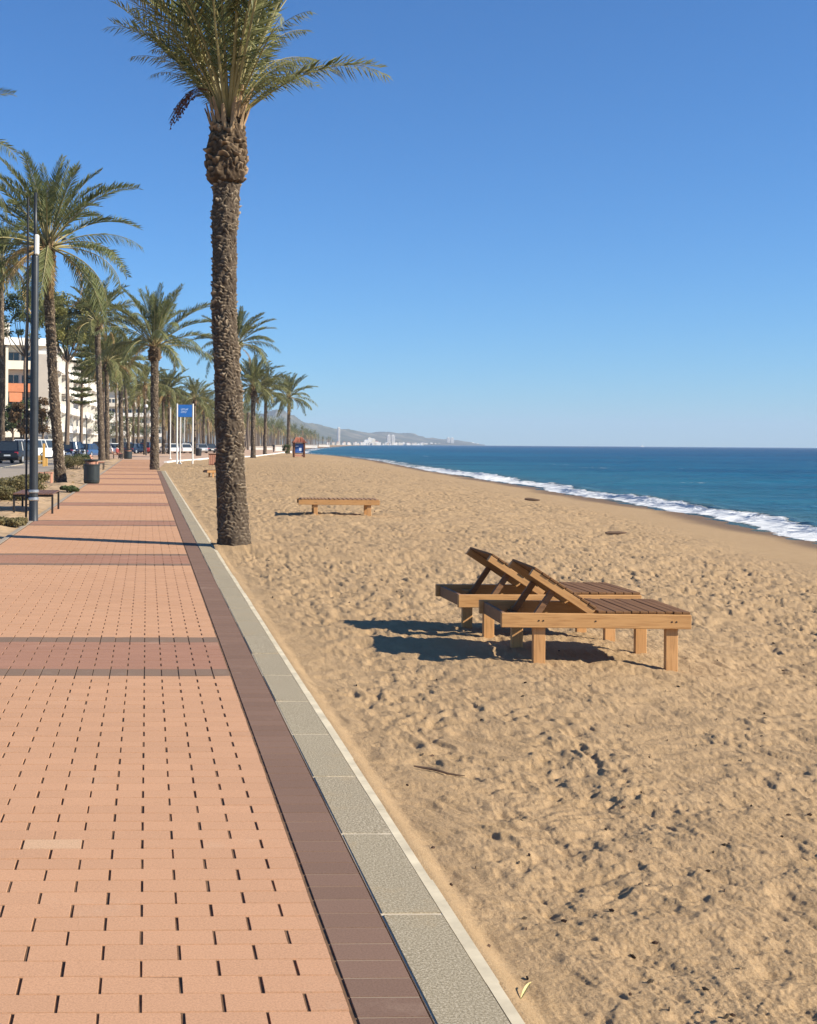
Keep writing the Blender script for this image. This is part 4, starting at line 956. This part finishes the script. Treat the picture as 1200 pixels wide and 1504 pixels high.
# ------------------------------------------------------------------ vehicles
def car(loc, rz, kind, col_, label):
    L, Wd, Hh = {'suv': (4.6, 1.86, 1.68), 'hatch': (4.1, 1.76, 1.48), 'van': (4.7, 1.85, 1.85)}[kind]
    o = thing('parked_car', loc, label, 'car', 'cars parked along the road', rz); hw = Wd/2; bz = .26; bt = Hh*.58
    # body: stations from tail (-x) to nose (+x): x, z bottom, z top, half width
    st = {'suv': [(-.5, .45, .80, .86), (-.485, .30, .99, .94), (-.40, .24, 1, 1), (.15, .22, 1, 1), (.30, .22, .95, 1), (.44, .26, .86, .94), (.5, .36, .70, .82)],
          'hatch': [(-.5, .45, .84, .86), (-.48, .30, 1.0, .94), (-.38, .24, 1, 1), (.12, .22, 1, 1), (.28, .22, .93, 1), (.44, .26, .80, .93), (.5, .36, .64, .8)],
          'van': [(-.5, .45, .92, .92), (-.49, .28, 1, .97), (-.42, .24, 1, 1), (.2, .22, 1, 1), (.32, .22, .92, 1), (.45, .26, .76, .94), (.5, .36, .62, .82)]}[kind]
    V = []; 
    for x, zb, zt, wf in st:
        zt = zt*bt; hwf = hw*wf; V += [(x*L, -hwf*.93, zb), (x*L, -hwf, zb+(zt-zb)*.35), (x*L, -hwf*.985, zt-.06), (x*L, -hwf*.9, zt), (x*L, hwf*.9, zt), (x*L, hwf*.985, zt-.06), (x*L, hwf, zb+(zt-zb)*.35), (x*L, hwf*.93, zb)]
    nS = len(st); fs = [(i*8+k, (i+1)*8+k, (i+1)*8+(k+1) % 8, i*8+(k+1) % 8) for i in range(nS-1) for k in range(8)]+[tuple(range(8)), tuple(range((nS-1)*8, nS*8))[::-1]]
    mb = MB(); mb.add(V, fs, col_); body = mb.build('body', o, .012)
    # cabin: glass house with a painted roof
    cb = {'suv': (-.47, -.40, .14, .30), 'hatch': (-.47, -.36, .08, .26), 'van': (-.49, -.46, .22, .38)}[kind]
    x0, x1, x2, x3 = (q*L for q in cb); y0, y1 = hw*.90, hw*.72; z0, z1 = bt-.02, Hh-.06
    mb = MB(); mb.add([(x0, -y0, z0), (x3, -y0, z0), (x3, y0, z0), (x0, y0, z0), (x1, -y1, z1), (x2, -y1, z1), (x2, y1, z1), (x1, y1, z1)], [(0, 1, 5, 4), (1, 2, 6, 5), (2, 3, 7, 6), (3, 0, 4, 7), (4, 5, 6, 7)], 'glass'); mb.build('window', o, .01)
    mb = MB(); mb.box(((x1+x2)/2, 0, Hh-.035), (x2-x1+.06, 2*y1+.05, .07), col_, None, .9); mb.build('roof', o, .02)
    mb = MB()
    for sy in (-1, 1):
        for (xa, xb) in ((x0, x1), (x3, x2), ((x0+x3)/2-.2, (x1+x2)/2-.15), (x0+.22*L, x1+.18*L)): mb.beam((xa, sy*y0*1.003, z0), (xb, sy*(y1+.012), z1), .05, .07, col_)
    mb.build('pillar', o)
    for sx in (-.31, .31):
        for sy in (-1, 1):
            wl = bpy.data.objects.new('wheel', None); col.objects.link(wl); wl.parent = o; wl.location = (sx*L, sy*(hw-.09), .33); wl.rotation_euler = (math.pi/2, 0, 0)
            mb = MB(); mb.lathe([(.2, -.10), (.31, -.11), (.335, -.07), (.335, .07), (.31, .11), (.2, .10)], (0, 0, 0), 'tyre', 20); mb.build('tyre', wl)
            mb = MB(); mb.lathe([(.05, -.125), (.21, -.112), (.21, .112), (.05, .125)], (0, 0, 0), 'paint_silver', 14); mb.build('rim', wl)
    for sy in (-1, 1):
        mb = MB(); mb.box((-.487*L, sy*hw*.74, bt*.80), (.10, hw*.32, .17), 'tail_light'); mb.build('tail_light', o, .02)
        mb = MB(); mb.box((.47*L, sy*hw*.66, bt*.72), (.14, hw*.34, .13), 'head_light'); mb.build('headlight', o, .02)
        mb = MB(); mb.box((.16*L, sy*(hw+.06), bt+.05), (.12, .2, .13), col_); mb.build('mirror', o, .02)
    mb = MB(); mb.box((-.5*L-.005, 0, bt*.62), (.02, .5, .11), 'plate'); mb.build('number_plate', o)
    return o
car((gp(8, 681).x-.05, 90.5, -.06), R(80), 'suv', 'paint_black', 'black off roader parked tail first at the left edge')
car((gp(26, 673).x, 119, -.06), R(84), 'van', 'paint_white', 'white van right behind the black off roader')
car((up(64, 660, 112).x, 112, -.06), R(60), 'van', 'paint_white', 'white people carrier between the grey pole and the drooping palm')
car((up(45, 660, 105).x, 126, -.06), R(80), 'hatch', 'paint_grey', 'grey hatchback half hidden behind the grey pole')
car((up(107, 660, 122).x, 122, -.06), R(75), 'suv', 'paint_navy', 'dark navy car right of the drooping palm')
car((up(130, 660, 128).x, 128, -.06), R(72), 'hatch', 'paint_blue', 'blue hatchback right of the navy car')
rg = random.Random(15)
row = [(163, 160, 'paint_white', 'hatch', 'white hatchback just left of the seated person'), (199, 170, 'paint_navy', 'hatch', 'dark hatchback right of the far grey bin'), (208, 176, 'paint_red', 'hatch', 'dull red hatchback left of the kerb end palm'), (219, 185, 'paint_black', 'suv', 'black car half behind the kerb end palm'), (247, 178, 'paint_white', 'hatch', 'white car behind the left white pole'), (257, 190, 'paint_black', 'hatch', 'black car behind the left post of the blue sign'),
       (268, 182, 'paint_white', 'hatch', 'white car between the posts of the blue sign'), (278, 196, 'paint_navy', 'suv', 'navy car behind the right post of the blue sign'), (292, 186, 'paint_silver', 'hatch', 'silver car above the small black bin'), (303, 192, 'paint_black', 'hatch', 'black car just left of the big trunk'), (186, 190, 'paint_grey', 'suv', 'grey car seen past the thin leaning palm'), (148, 175, 'paint_black', 'suv', 'black car seen between the two neighbouring palms')]
for px, Yc, cl_n, kd, lb in row: car((up(px, 660, Yc).x, Yc, -.02), R(90)+rg.uniform(-.5, .5), kd, cl_n, lb)
def scooter(loc, rz, cm_, lb):
    o = thing('parked_scooter', loc, lb, 'scooter', 'scooters parked by the road', rz)
    for sx in (-.62, .62):
        mb = MB(); mb.lathe([(.16, -.05), (.25, -.05), (.27, 0), (.25, .05), (.16, .05)], (0, 0, 0), 'tyre', 16); ob = mb.build('wheel', o); ob.location = (sx, 0, .27); ob.rotation_euler = (math.pi/2, 0, 0)
    mb = MB(); mb.tube([(-.75, 0, .55), (-.4, 0, .62), (-.05, 0, .45), (.1, 0, .30), (.35, 0, .32), (.45, 0, .6), (.5, 0, .92)], [.06, .17, .15, .11, .10, .14, .06], cm_, 10); mb.build('body', o)
    mb = MB(); mb.box((-.35, 0, .80), (.7, .26, .09), 'metal_black'); mb.build('seat', o, .03)
    mb = MB(); mb.tube([(.46, -.33, 1.03), (.5, 0, .98), (.46, .33, 1.03)], .018, 'metal_black', 6); mb.tube([(.62, 0, .27), (.5, 0, .98)], .03, 'metal_silver', 6); mb.build('handlebar', o)
    mb = MB(); mb.box((.58, 0, .86), (.1, .18, .14), 'head_light'); mb.build('headlight', o, .02)
for i, (px, cm_, lb) in enumerate(((104, 'paint_white', 'white scooter in front of the navy car, leftmost of three'), (113, 'paint_black', 'black scooter, middle one of three by the navy car'), (122, 'paint_grey', 'grey scooter nearest the slim street lamp'))):
    scooter((up(px, 660, 100).x, 100+i*.3, -.02), R(65+12*i), cm_, lb)

# ------------------------------------------------------------------ buildings
def slab_box(x0, x1, y0, y1, z0, z1, mat):
    mb = MB(); mb.box(((x0+x1)/2, (y0+y1)/2, (z0+z1)/2), (x1-x0, y1-y0, z1-z0), mat); return mb
def balcony(o, side, u0, u1, wpos, z0, depth, h, wallm, parap, seed, inset=True):
    """side 'S' faces the viewer (-Y) with u = X; side 'E' faces the sea (+X) with u = Y; wpos = facade plane"""
    rg = random.Random(seed)
    def bx(ua, ub, na, nb, za, zb, m, name, par=o, bev=0):
        mb = MB()
        if side == 'S': mb.box(((ua+ub)/2, wpos-(na+nb)/2, (za+zb)/2), (ub-ua, abs(nb-na), zb-za), m)
        else: mb.box((wpos+(na+nb)/2, (ua+ub)/2, (za+zb)/2), (abs(nb-na), ub-ua, zb-za), m)
        return mb.build(name, par, bev)
    b = bx(u0, u1, 0.003, depth, z0-.2, z0, parap, 'balcony')
    bx(u0, u1, depth-.12, depth-.003, z0+.003, z0+.95, parap, 'parapet', b)
    bx(u0+.003, u0+.1, .004, depth-.125, z0+.003, z0+.95, parap, 'side_wall', b); bx(u1-.1, u1-.003, .004, depth-.125, z0+.003, z0+.95, parap, 'side_wall', b)
    wd = (u1-u0); n_ = 2 if wd > 3.5 else 1
    for k in range(n_):
        a = u0+.35+k*(wd-.4)/n_; e = a+(wd-.9)/n_
        f = bx(a, e, .003, .06, z0+.02, z0+2.25, 'white_paint' if rg.random() < .7 else 'grey_wall', 'window')
        bx(a+.1, (a+e)/2-.04, .062, .08, z0+.1, z0+2.15, 'glass', 'pane', f); bx((a+e)/2+.04, e-.1, .062, .08, z0+.1, z0+2.15, 'glass', 'pane', f)
# left block: gable end towards the viewer
YB = 160; kk = YB/F
bX = lambda px: (px-PX)*kk
o = thing('apartment_building', (bX(30), YB+8, 0), 'cream apartment block with an orange awning and a blank grey end at far left', 'building')
mbase = o.location
def off(ob):
    for c_ in ob.children:
        if not c_.get('_off'): c_.location = c_.location - mbase; c_['_off'] = 1
xL, xC, xR = -42, bX(54), bX(69); zr = H+(650-508)*kk
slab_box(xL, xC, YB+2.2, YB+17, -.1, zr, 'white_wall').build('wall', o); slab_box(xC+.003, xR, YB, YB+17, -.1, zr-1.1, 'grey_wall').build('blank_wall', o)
slab_box(xL, xR+.1, YB-.4, YB+17.2, zr+.003, zr+1.0, 'white_wall').build('roof', o)
slab_box(bX(8), bX(21), YB+6, YB+12, zr+1.003, zr+3.6, 'cream_wall').build('roof_house', o)
for f in range(5):
    z0 = zr-3.05*(f+1)+.05
    if z0 < .3: continue
    for j, (a, b_) in enumerate(((bX(8), xC-.1), (bX(-40), bX(-2)))):
        balcony(o, 'S', a, b_, YB+2.2, z0, 2.1, .95, 'white_wall', 'cream_wall' if f != 1 else 'awning', 7*f+j)
    for j, a in enumerate((xL+.0, bX(-1), bX(5.5))): slab_box(a, a+.35, YB+.0, YB+2.19, z0-.22, z0+2.85, 'cream_wall').build('pier', o)
a0, a1 = bX(11), bX(30); zz = zr-6.1-.55
mb = MB(); mb.add([(a0, YB+.08, zz+.3), (a1, YB+.08, zz+.3), (a1, YB-.15, zz-.9), (a0, YB-.15, zz-.9), (a0, YB+.08, zz+.24), (a1, YB+.08, zz+.24), (a1, YB-.15, zz-.96), (a0, YB-.15, zz-.96)], [(0, 1, 2, 3), (7, 6, 5, 4), (0, 3, 7, 4), (1, 5, 6, 2), (3, 2, 6, 7), (0, 4, 5, 1)], 'awning'); mb.build('awning', o)
slab_box(bX(9), xC-.3, YB+2.0, YB+2.19, .1, 2.6, 'recess').build('entrance', o)
off(o); o.rotation_euler = (0, 0, R(17)); o.location.x -= 2.2
# second block: stepped white balconies facing the sea, seen along the street
o = thing('apartment_building', (-24, 215, 0), 'white apartment block with rows of curved stepped balconies behind the conifer', 'building'); mbase = o.location
xf = -20.6; zr = 15.6
slab_box(-36, xf, 177.5, 268, -.1, zr, 'white_wall').build('wall', o); slab_box(-36.3, xf+1.6, 177.2, 268.3, zr+.003, zr+.55, 'white_wall').build('roof', o)
slab_box(-33, -26, 200, 210, zr+.56, zr+3.2, 'cream_wall').build('roof_house', o); slab_box(-32, -25, 236, 243, zr+.56, zr+3.0, 'white_wall').build('roof_house', o)
for f in range(5):
    z0 = .35+3.02*f
    for b_ in range(9):
        y0 = 178.2+b_*10; dep = 1.9 if (b_+f) % 3 else 1.5
        balcony(o, 'E', y0, y0+7.6, xf, z0, dep, .95, 'white_wall', 'white_wall', 100+f*9+b_)
        slab_box(xf+.003, xf+1.4, y0+7.75, y0+8.1, z0-.2, z0+2.78, 'white_wall').build('fin_wall', o)
off(o)
o = thing('apartment_building', (-18, 385, 0), 'far cream apartment block seen between the palms left of the kerb end palm', 'building'); mbase = o.location
kk = 370/F; x0, x1 = (192-PX)*kk, (226-PX)*kk; zr = H+(650-572)*kk
slab_box(x0-14, x1, 370, 392, -.1, zr, 'cream_wall').build('wall', o); slab_box(x0-14.2, x1+.2, 368.2, 392, zr+.003, zr+.5, 'white_wall').build('roof', o)
for f in range(5):
    for b_ in range(4): balcony(o, 'S', x0-8+b_*4.6, x0-8+b_*4.6+3.9, 370, .5+3.1*f, 1.6, .95, 'cream_wall', 'white_wall' if f % 2 else 'cream_wall', 200+f*4+b_)
off(o)
o = thing('apartment_building', (-14, 300, 0), 'low cream house behind the leaning palm', 'building'); mbase = o.location
kk = 290/F; x0, x1 = (160-PX)*kk, (190-PX)*kk
slab_box(x0, x1, 290, 302, -.1, 6.4, 'cream_wall').build('wall', o)
mb = MB(); mb.add([(x0-.4, 289.5, 6.4), (x1+.4, 289.5, 6.4), (x1+.4, 302.5, 6.4), (x0-.4, 302.5, 6.4), (x0+1, 296, 8.0), (x1-1, 296, 8.0)], [(0, 1, 5, 4), (1, 2, 5), (2, 3, 4, 5), (3, 0, 4), (3, 2, 1, 0)], 'cream_wall'); mb.build('roof', o)
for f in range(2):
    for b_ in range(2): balcony(o, 'S', x0+.3+b_*2.4, x0+2.4+b_*2.4, 290, .4+3*f, 1.2, .95, 'cream_wall', 'white_wall', 300+f*2+b_)
off(o)
# garden wall of the left block
mb = MB(); mb.box((bX(0)*.9, 150, .75), (22, .3, 1.7), 'white_wall'); 
for i in range(8): mb.box((-33+i*2.9, 149.82, .8), (.4, .5, 1.9), 'white_wall')
tag(mb.build('garden_wall'), 'white garden wall with piers behind the parked cars at left', 'wall')

# ------------------------------------------------------------------ far town across the bay
def tower(px0, px1, pt, Yd, nfl, label, mat='white_wall', gap=None):
    x0 = (px0-PX)/F*Yd; x1 = (px1-PX)/F*Yd; hz = PY+.007*((px0+px1)/2-PX); zt = H+(hz-pt)/F*Yd; o = thing('tower_block', ((x0+x1)/2, Yd, -.4), label, 'building', 'buildings across the bay'); wd = x1-x0
    xs_ = [(-wd/2, wd/2)] if not gap else [(-wd/2, -wd*gap/2), (wd*gap/2, wd/2)]
    for a, b in xs_:
        mb = MB(); mb.box(((a+b)/2, 6, zt/2), (b-a, 14, zt+1), mat); wl = mb.build('wall', o)
        mb = MB()
        for f in range(nfl): mb.box(((a+b)/2, -1.15, zt*(f+.6)/nfl), ((b-a)*.86, .2, zt/nfl*.42), 'recess')
        mb.build('window_band', wl)
        mb = MB(); mb.box(((a+b)/2, 6, zt+.9), ((b-a)*.5, 6, 2.2), mat); mb.build('roof_house', wl)
    return o
tower(496.5, 499.5, 628.5, 2300, 14, 'slender white tower rising at the foot of the hills across the bay')
tower(569, 580, 639.5, 3400, 12, 'pair of pale slab blocks in the middle of the far shore', 'white_wall', .18)
tower(657, 666.5, 643, 4900, 12, 'pale twin tower at the right end of the far shore', 'white_wall', .15)
rg = random.Random(4)
def house(px, Yd, wpx, hpx, label, grp):
    x = (px-PX)/F*Yd; o = thing('far_house', (x, Yd, -.4), label, 'building', grp); wd = wpx*Yd/F; hh_ = hpx*Yd/F+1.5; mb = MB(); mb.box((0, 4, hh_/2), (wd, 9, hh_), rg.choice(('white_wall', 'cream_wall', 'white_wall'))); mb.build('wall', o)
    mb = MB(); a = wd/2+.3; mb.add([(-a, -.8, hh_), (a, -.8, hh_), (a, 8.8, hh_), (-a, 8.8, hh_), (0, 4, hh_+min(3, wd*.2))], [(0, 1, 4), (1, 2, 4), (2, 3, 4), (3, 0, 4), (3, 2, 1, 0)], rg.choice(('hut_roof', 'white_wall', 'cream_wall'))); mb.build('roof', o)
for i in range(4): house(538+i*5.2, 2950, 5.5, (6.5, 9.5, 8, 4.5)[i], ('low white building left of the large white cluster across the bay', 'tallest of the white cluster in the bay, below the hills', 'white building right of the tallest one in the bay cluster', 'last low white building at the right of the bay cluster')[i], 'white cluster across the bay')
for i in range(62):
    px = 484+ (i/61)**.9*216+rg.uniform(-2, 2); Yd = float(np.interp(px, [484, 540, 600, 700], [1900, 2700, 3700, 5800]))*rg.uniform(.99, 1.03)
    house(px, Yd, rg.uniform(1.5, 4.5), rg.uniform(1.2, 3.6), 'tiny pale house in the strip of buildings along the far shore', 'strip of houses on the far shore')
for i in range(24):
    px = rg.uniform(440, 560); Yd = float(np.interp(px, [395, 550], [3500, 4600]))*rg.uniform(.86, .95); hz = PY+.007*(px-PX)
    o = link('far_house', bpy.data.meshes.new('far_house')); bpy.data.objects.remove(o)
# low white walls and sheds at the head of the near bay
for px0, px1, Yd, hp, lb in ((448, 466, 560, 3.2, 'white seafront wall right of the kiosk roof'), (468, 484, 760, 2.6, 'white seafront wall farther right along the bay'), (404, 416, 250, 8, 'white boat shed by the palms left of the kiosk'), (365, 400, 300, 4.5, 'long white low wall behind the three palms')):
    x0 = (px0-PX)/F*Yd; x1 = (px1-PX)/F*Yd; mb = MB(); hh_ = hp/F*Yd; mb.box(((x0+x1)/2, Yd, hh_/2-.3), (x1-x0, 1.2, hh_+.6), 'white_wall'); mb.box(((x0+x1)/2, Yd, hh_+.06), (x1-x0+.3, 1.5, .12), 'cream_wall')
    tag(mb.build('seafront_wall'), lb, 'wall')
# small boat on the horizon
g = Vector(((943-PX)/F*3200, 3200, SEA_Z)); o = thing('motor_boat', g, 'tiny white boat on the open sea near the horizon', 'boat')
mb = MB(); mb.add([(-5, -1.6, 1.6), (3, -1.6, 1.7), (6.5, 0, 2.2), (3, 1.6, 1.7), (-5, 1.6, 1.6), (-4.5, -1, -.3), (2.5, -1, -.3), (5, 0, -.3), (2.5, 1, -.3), (-4.5, 1, -.3)], [(0, 1, 2, 3, 4), (9, 8, 7, 6, 5), (0, 5, 6, 1), (1, 6, 7, 2), (2, 7, 8, 3), (3, 8, 9, 4), (4, 9, 5, 0)], 'white_paint'); mb.build('hull', o)
mb = MB(); mb.box((-.5, 0, 2.7), (4.2, 2.2, 2.2), 'white_paint', None, .8); mb.build('cabin', o, .1); mb = MB(); mb.tube([(-.5, 0, 3.8), (-.6, 0, 7)], .1, 'grey_pole', 6); mb.build('mast', o)

# ------------------------------------------------------------------ the air over the bay
hz_ = bpy.data.materials.new('haze'); hz_.use_nodes = True; ht_ = hz_.node_tree; ht_.nodes.clear()
pv_ = ht_.nodes.new('ShaderNodeVolumePrincipled'); pv_.inputs['Color'].default_value = (.66, .80, 1, 1); pv_.inputs['Density'].default_value = HAZE; pv_.inputs['Anisotropy'].default_value = 0
ou_ = ht_.nodes.new('ShaderNodeOutputMaterial'); ht_.links.new(pv_.outputs[0], ou_.inputs['Volume']); M['haze'] = hz_
mb = MB(); mb.box((-1000, 3600, 75), (12000, 8600, 165), 'haze'); tag(mb.build('haze'), kind='stuff')

# ------------------------------------------------------------------ people
def person(loc, rz, joints, edges, label, rad, top, low):
    me = bpy.data.meshes.new('person'); me.from_pydata(joints, edges, []); o = bpy.data.objects.new('person', me); col.objects.link(o); o.location = loc; o.rotation_euler = (0, 0, rz)
    me.materials.append(M[low]); me.materials.append(M[top]); me.materials.append(M['skin'])
    sk = o.modifiers.new('skin', 'SKIN'); 
    for i, r_ in enumerate(rad): me.skin_vertices[0].data[i].radius = (r_, r_*.85)
    me.skin_vertices[0].data[0].use_root = True
    o.modifiers.new('sub', 'SUBSURF').levels = 1; o.modifiers['sub'].render_levels = 2
    # bake so that cloth and skin get their own faces
    dg = bpy.context.evaluated_depsgraph_get(); me2 = bpy.data.meshes.new_from_object(o.evaluated_get(dg)); o.modifiers.clear(); o.data = me2
    me2.materials.clear()
    for m_ in (low, top, 'skin'): me2.materials.append(M[m_])
    hip = joints[0][2]; neck = joints[2][2]
    hands = [Vector(joints[i]) for i in (7, 10)]
    for p_ in me2.polygons:
        c_ = p_.center; p_.use_smooth = True
        p_.material_index = 2 if c_.z > neck-.02 or any((c_-h_).length < .11 for h_ in hands) else (1 if c_.z > hip+.0 else 0)
    tag(o, label, 'person'); hd = Vector(joints[4]); mb = MB()
    mb.lathe([(.03, .125), (.08, .10), (.11, .04), (.112, -.02), (.10, -.07)][::-1], (hd.x, hd.y+.015, hd.z), 'hair', 14); mb.build('hair', o, smooth=True); return o
E = [(0, 1), (1, 2), (2, 3), (3, 4), (1, 5), (5, 6), (6, 7), (1, 8), (8, 9), (9, 10), (0, 11), (11, 12), (12, 13), (13, 14), (0, 15), (15, 16), (16, 17), (17, 18)]
rad = [.135, .15, .06, .055, .095, .06, .045, .035, .06, .045, .035, .09, .065, .045, .04, .09, .065, .045, .04]
std = [(0, 0, .95), (0, 0, 1.32), (0, 0, 1.47), (0, -.02, 1.55), (0, -.03, 1.64), (-.2, 0, 1.38), (-.25, .02, 1.12), (-.23, -.08, .88), (.2, 0, 1.38), (.25, .02, 1.12), (.24, -.08, .88), (-.09, 0, .88), (-.10, -.04, .48), (-.10, .02, .07), (-.11, -.13, .03), (.09, 0, .88), (.11, .05, .48), (.11, .12, .07), (.12, 0, .03)]
g = gp(402, 664); person((g.x, g.y, 0), .6, std, E, 'person in dark clothes walking near the white boat shed', rad, 'cloth_dark', 'cloth_dark')
sit = [(0, 0, .52), (0, .03, .88), (0, .02, 1.03), (0, 0, 1.11), (0, -.02, 1.20), (-.2, .02, .94), (-.25, -.02, .70), (-.14, -.24, .58), (.2, .02, .94), (.25, -.02, .70), (.14, -.24, .58), (-.1, -.06, .52), (-.12, -.46, .50), (-.12, -.44, .07), (-.13, -.56, .03), (.1, -.06, .52), (.12, -.46, .50), (.12, -.44, .07), (.13, -.56, .03)]
g = gp(172, 674.5); person((g.x, g.y+.3, 0), R(60), sit, E, 'person in a red top seated on the far bench', rad, 'cloth_red', 'cloth_dark')

# ------------------------------------------------------------------ small things on the sand
def stick(px, py, l, a, r, mat, label, name='driftwood_stick', cat='stick'):
    g = gp(px, py, -.03); z = szs(g.x, g.y); rg = random.Random(int(px)); mb = MB(); pts = []
    for k in range(7):
        t = k/6-.5; x, y = g.x+math.cos(a)*l*t+rg.uniform(-.004, .004), g.y+math.sin(a)*l*t+.01*math.sin(k); pts.append((x-g.x, y-g.y, szs(x, y)+r*1.2-z))
    zz = [p[2] for p in pts]; f = np.polyfit(range(7), zz, 1); pts = [(p[0], p[1], max(p[2]*.3+.7*(f[0]*i+f[1])+.006, p[2]-r)) for i, p in enumerate(pts)]
    mb.tube(pts, [r*.6, r, r*1.1, r, r*.9, r*.7, r*.3], mat, 6); o = mb.build(name); o.location = (g.x, g.y, z); tag(o, label, cat)
stick(645, 1128, .24, -.25, .006, 'driftwood', 'thin dark twig on the sand near the kerb')
stick(905, 768, .5, .3, .035, 'driftwood', 'dark lump of driftwood on the sand below the surf')
stick(782, 726, .5, .1, .05, 'driftwood', 'small dark log on the upper beach near the waterline')
g = gp(772, 1458, -.03); mb = MB(); P = []
for k in range(9):
    t = k/8; wd = .005*math.sin(math.pi*min(1, t*1.05+.02))**.7; x = (t-.5)*.10; zc = .012+.01*math.sin(t*3); P += [(x, -wd, zc+.004), (x, 0, zc), (x, wd, zc+.005)]
mb.add(P, [(i*3+k, i*3+3+k, i*3+4+k, i*3+1+k) for i in range(8) for k in range(2)], 'leaf_yellow'); o = mb.build('fallen_leaf'); o.location = (g.x, g.y, szs(g.x, g.y)+.004); o.rotation_euler = (.1, -.1, 1.0); tag(o, 'yellow fallen leaf on the sand at the kerb edge', 'leaf')
mb = MB(); rg = random.Random(8)
for _ in range(170):
    v_ = rg.uniform(90, 840); x_ = rg.uniform(230, 1300); p = gp(x_, PY+v_, -.03); xe = PO[0]-.031*p.y+.5
    if p.x < xe or float(shore_d(np.array([p.x]), np.array([p.y]))[0]) > -3: continue
    z = szs(p.x, p.y); a = rg.uniform(0, 6.28); l = rg.uniform(.003, .010)*(1+p.y/12); wd = l*rg.uniform(.12, .4)
    d = Vector((math.cos(a), math.sin(a), rg.uniform(-.1, .3)))*l; q = Vector((-math.sin(a), math.cos(a), 0))*wd; c_ = Vector((p.x, p.y, z+.006))
    mb.add([c_-d, c_-q+Vector((0, 0, .004)), c_+d, c_+q+Vector((0, 0, .004)), c_-Vector((0, 0, .02))], [(0, 1, 2, 3), (0, 4, 1), (1, 4, 2), (2, 4, 3), (3, 4, 0)], rg.choice(('seaweed', 'driftwood', 'seaweed')))
tag(mb.build('beach_debris'), 'small bits of twig, weed and shell strewn over the sand', 'debris', kind='stuff')
for o in scene.objects:
    if '_off' in o: del o['_off']
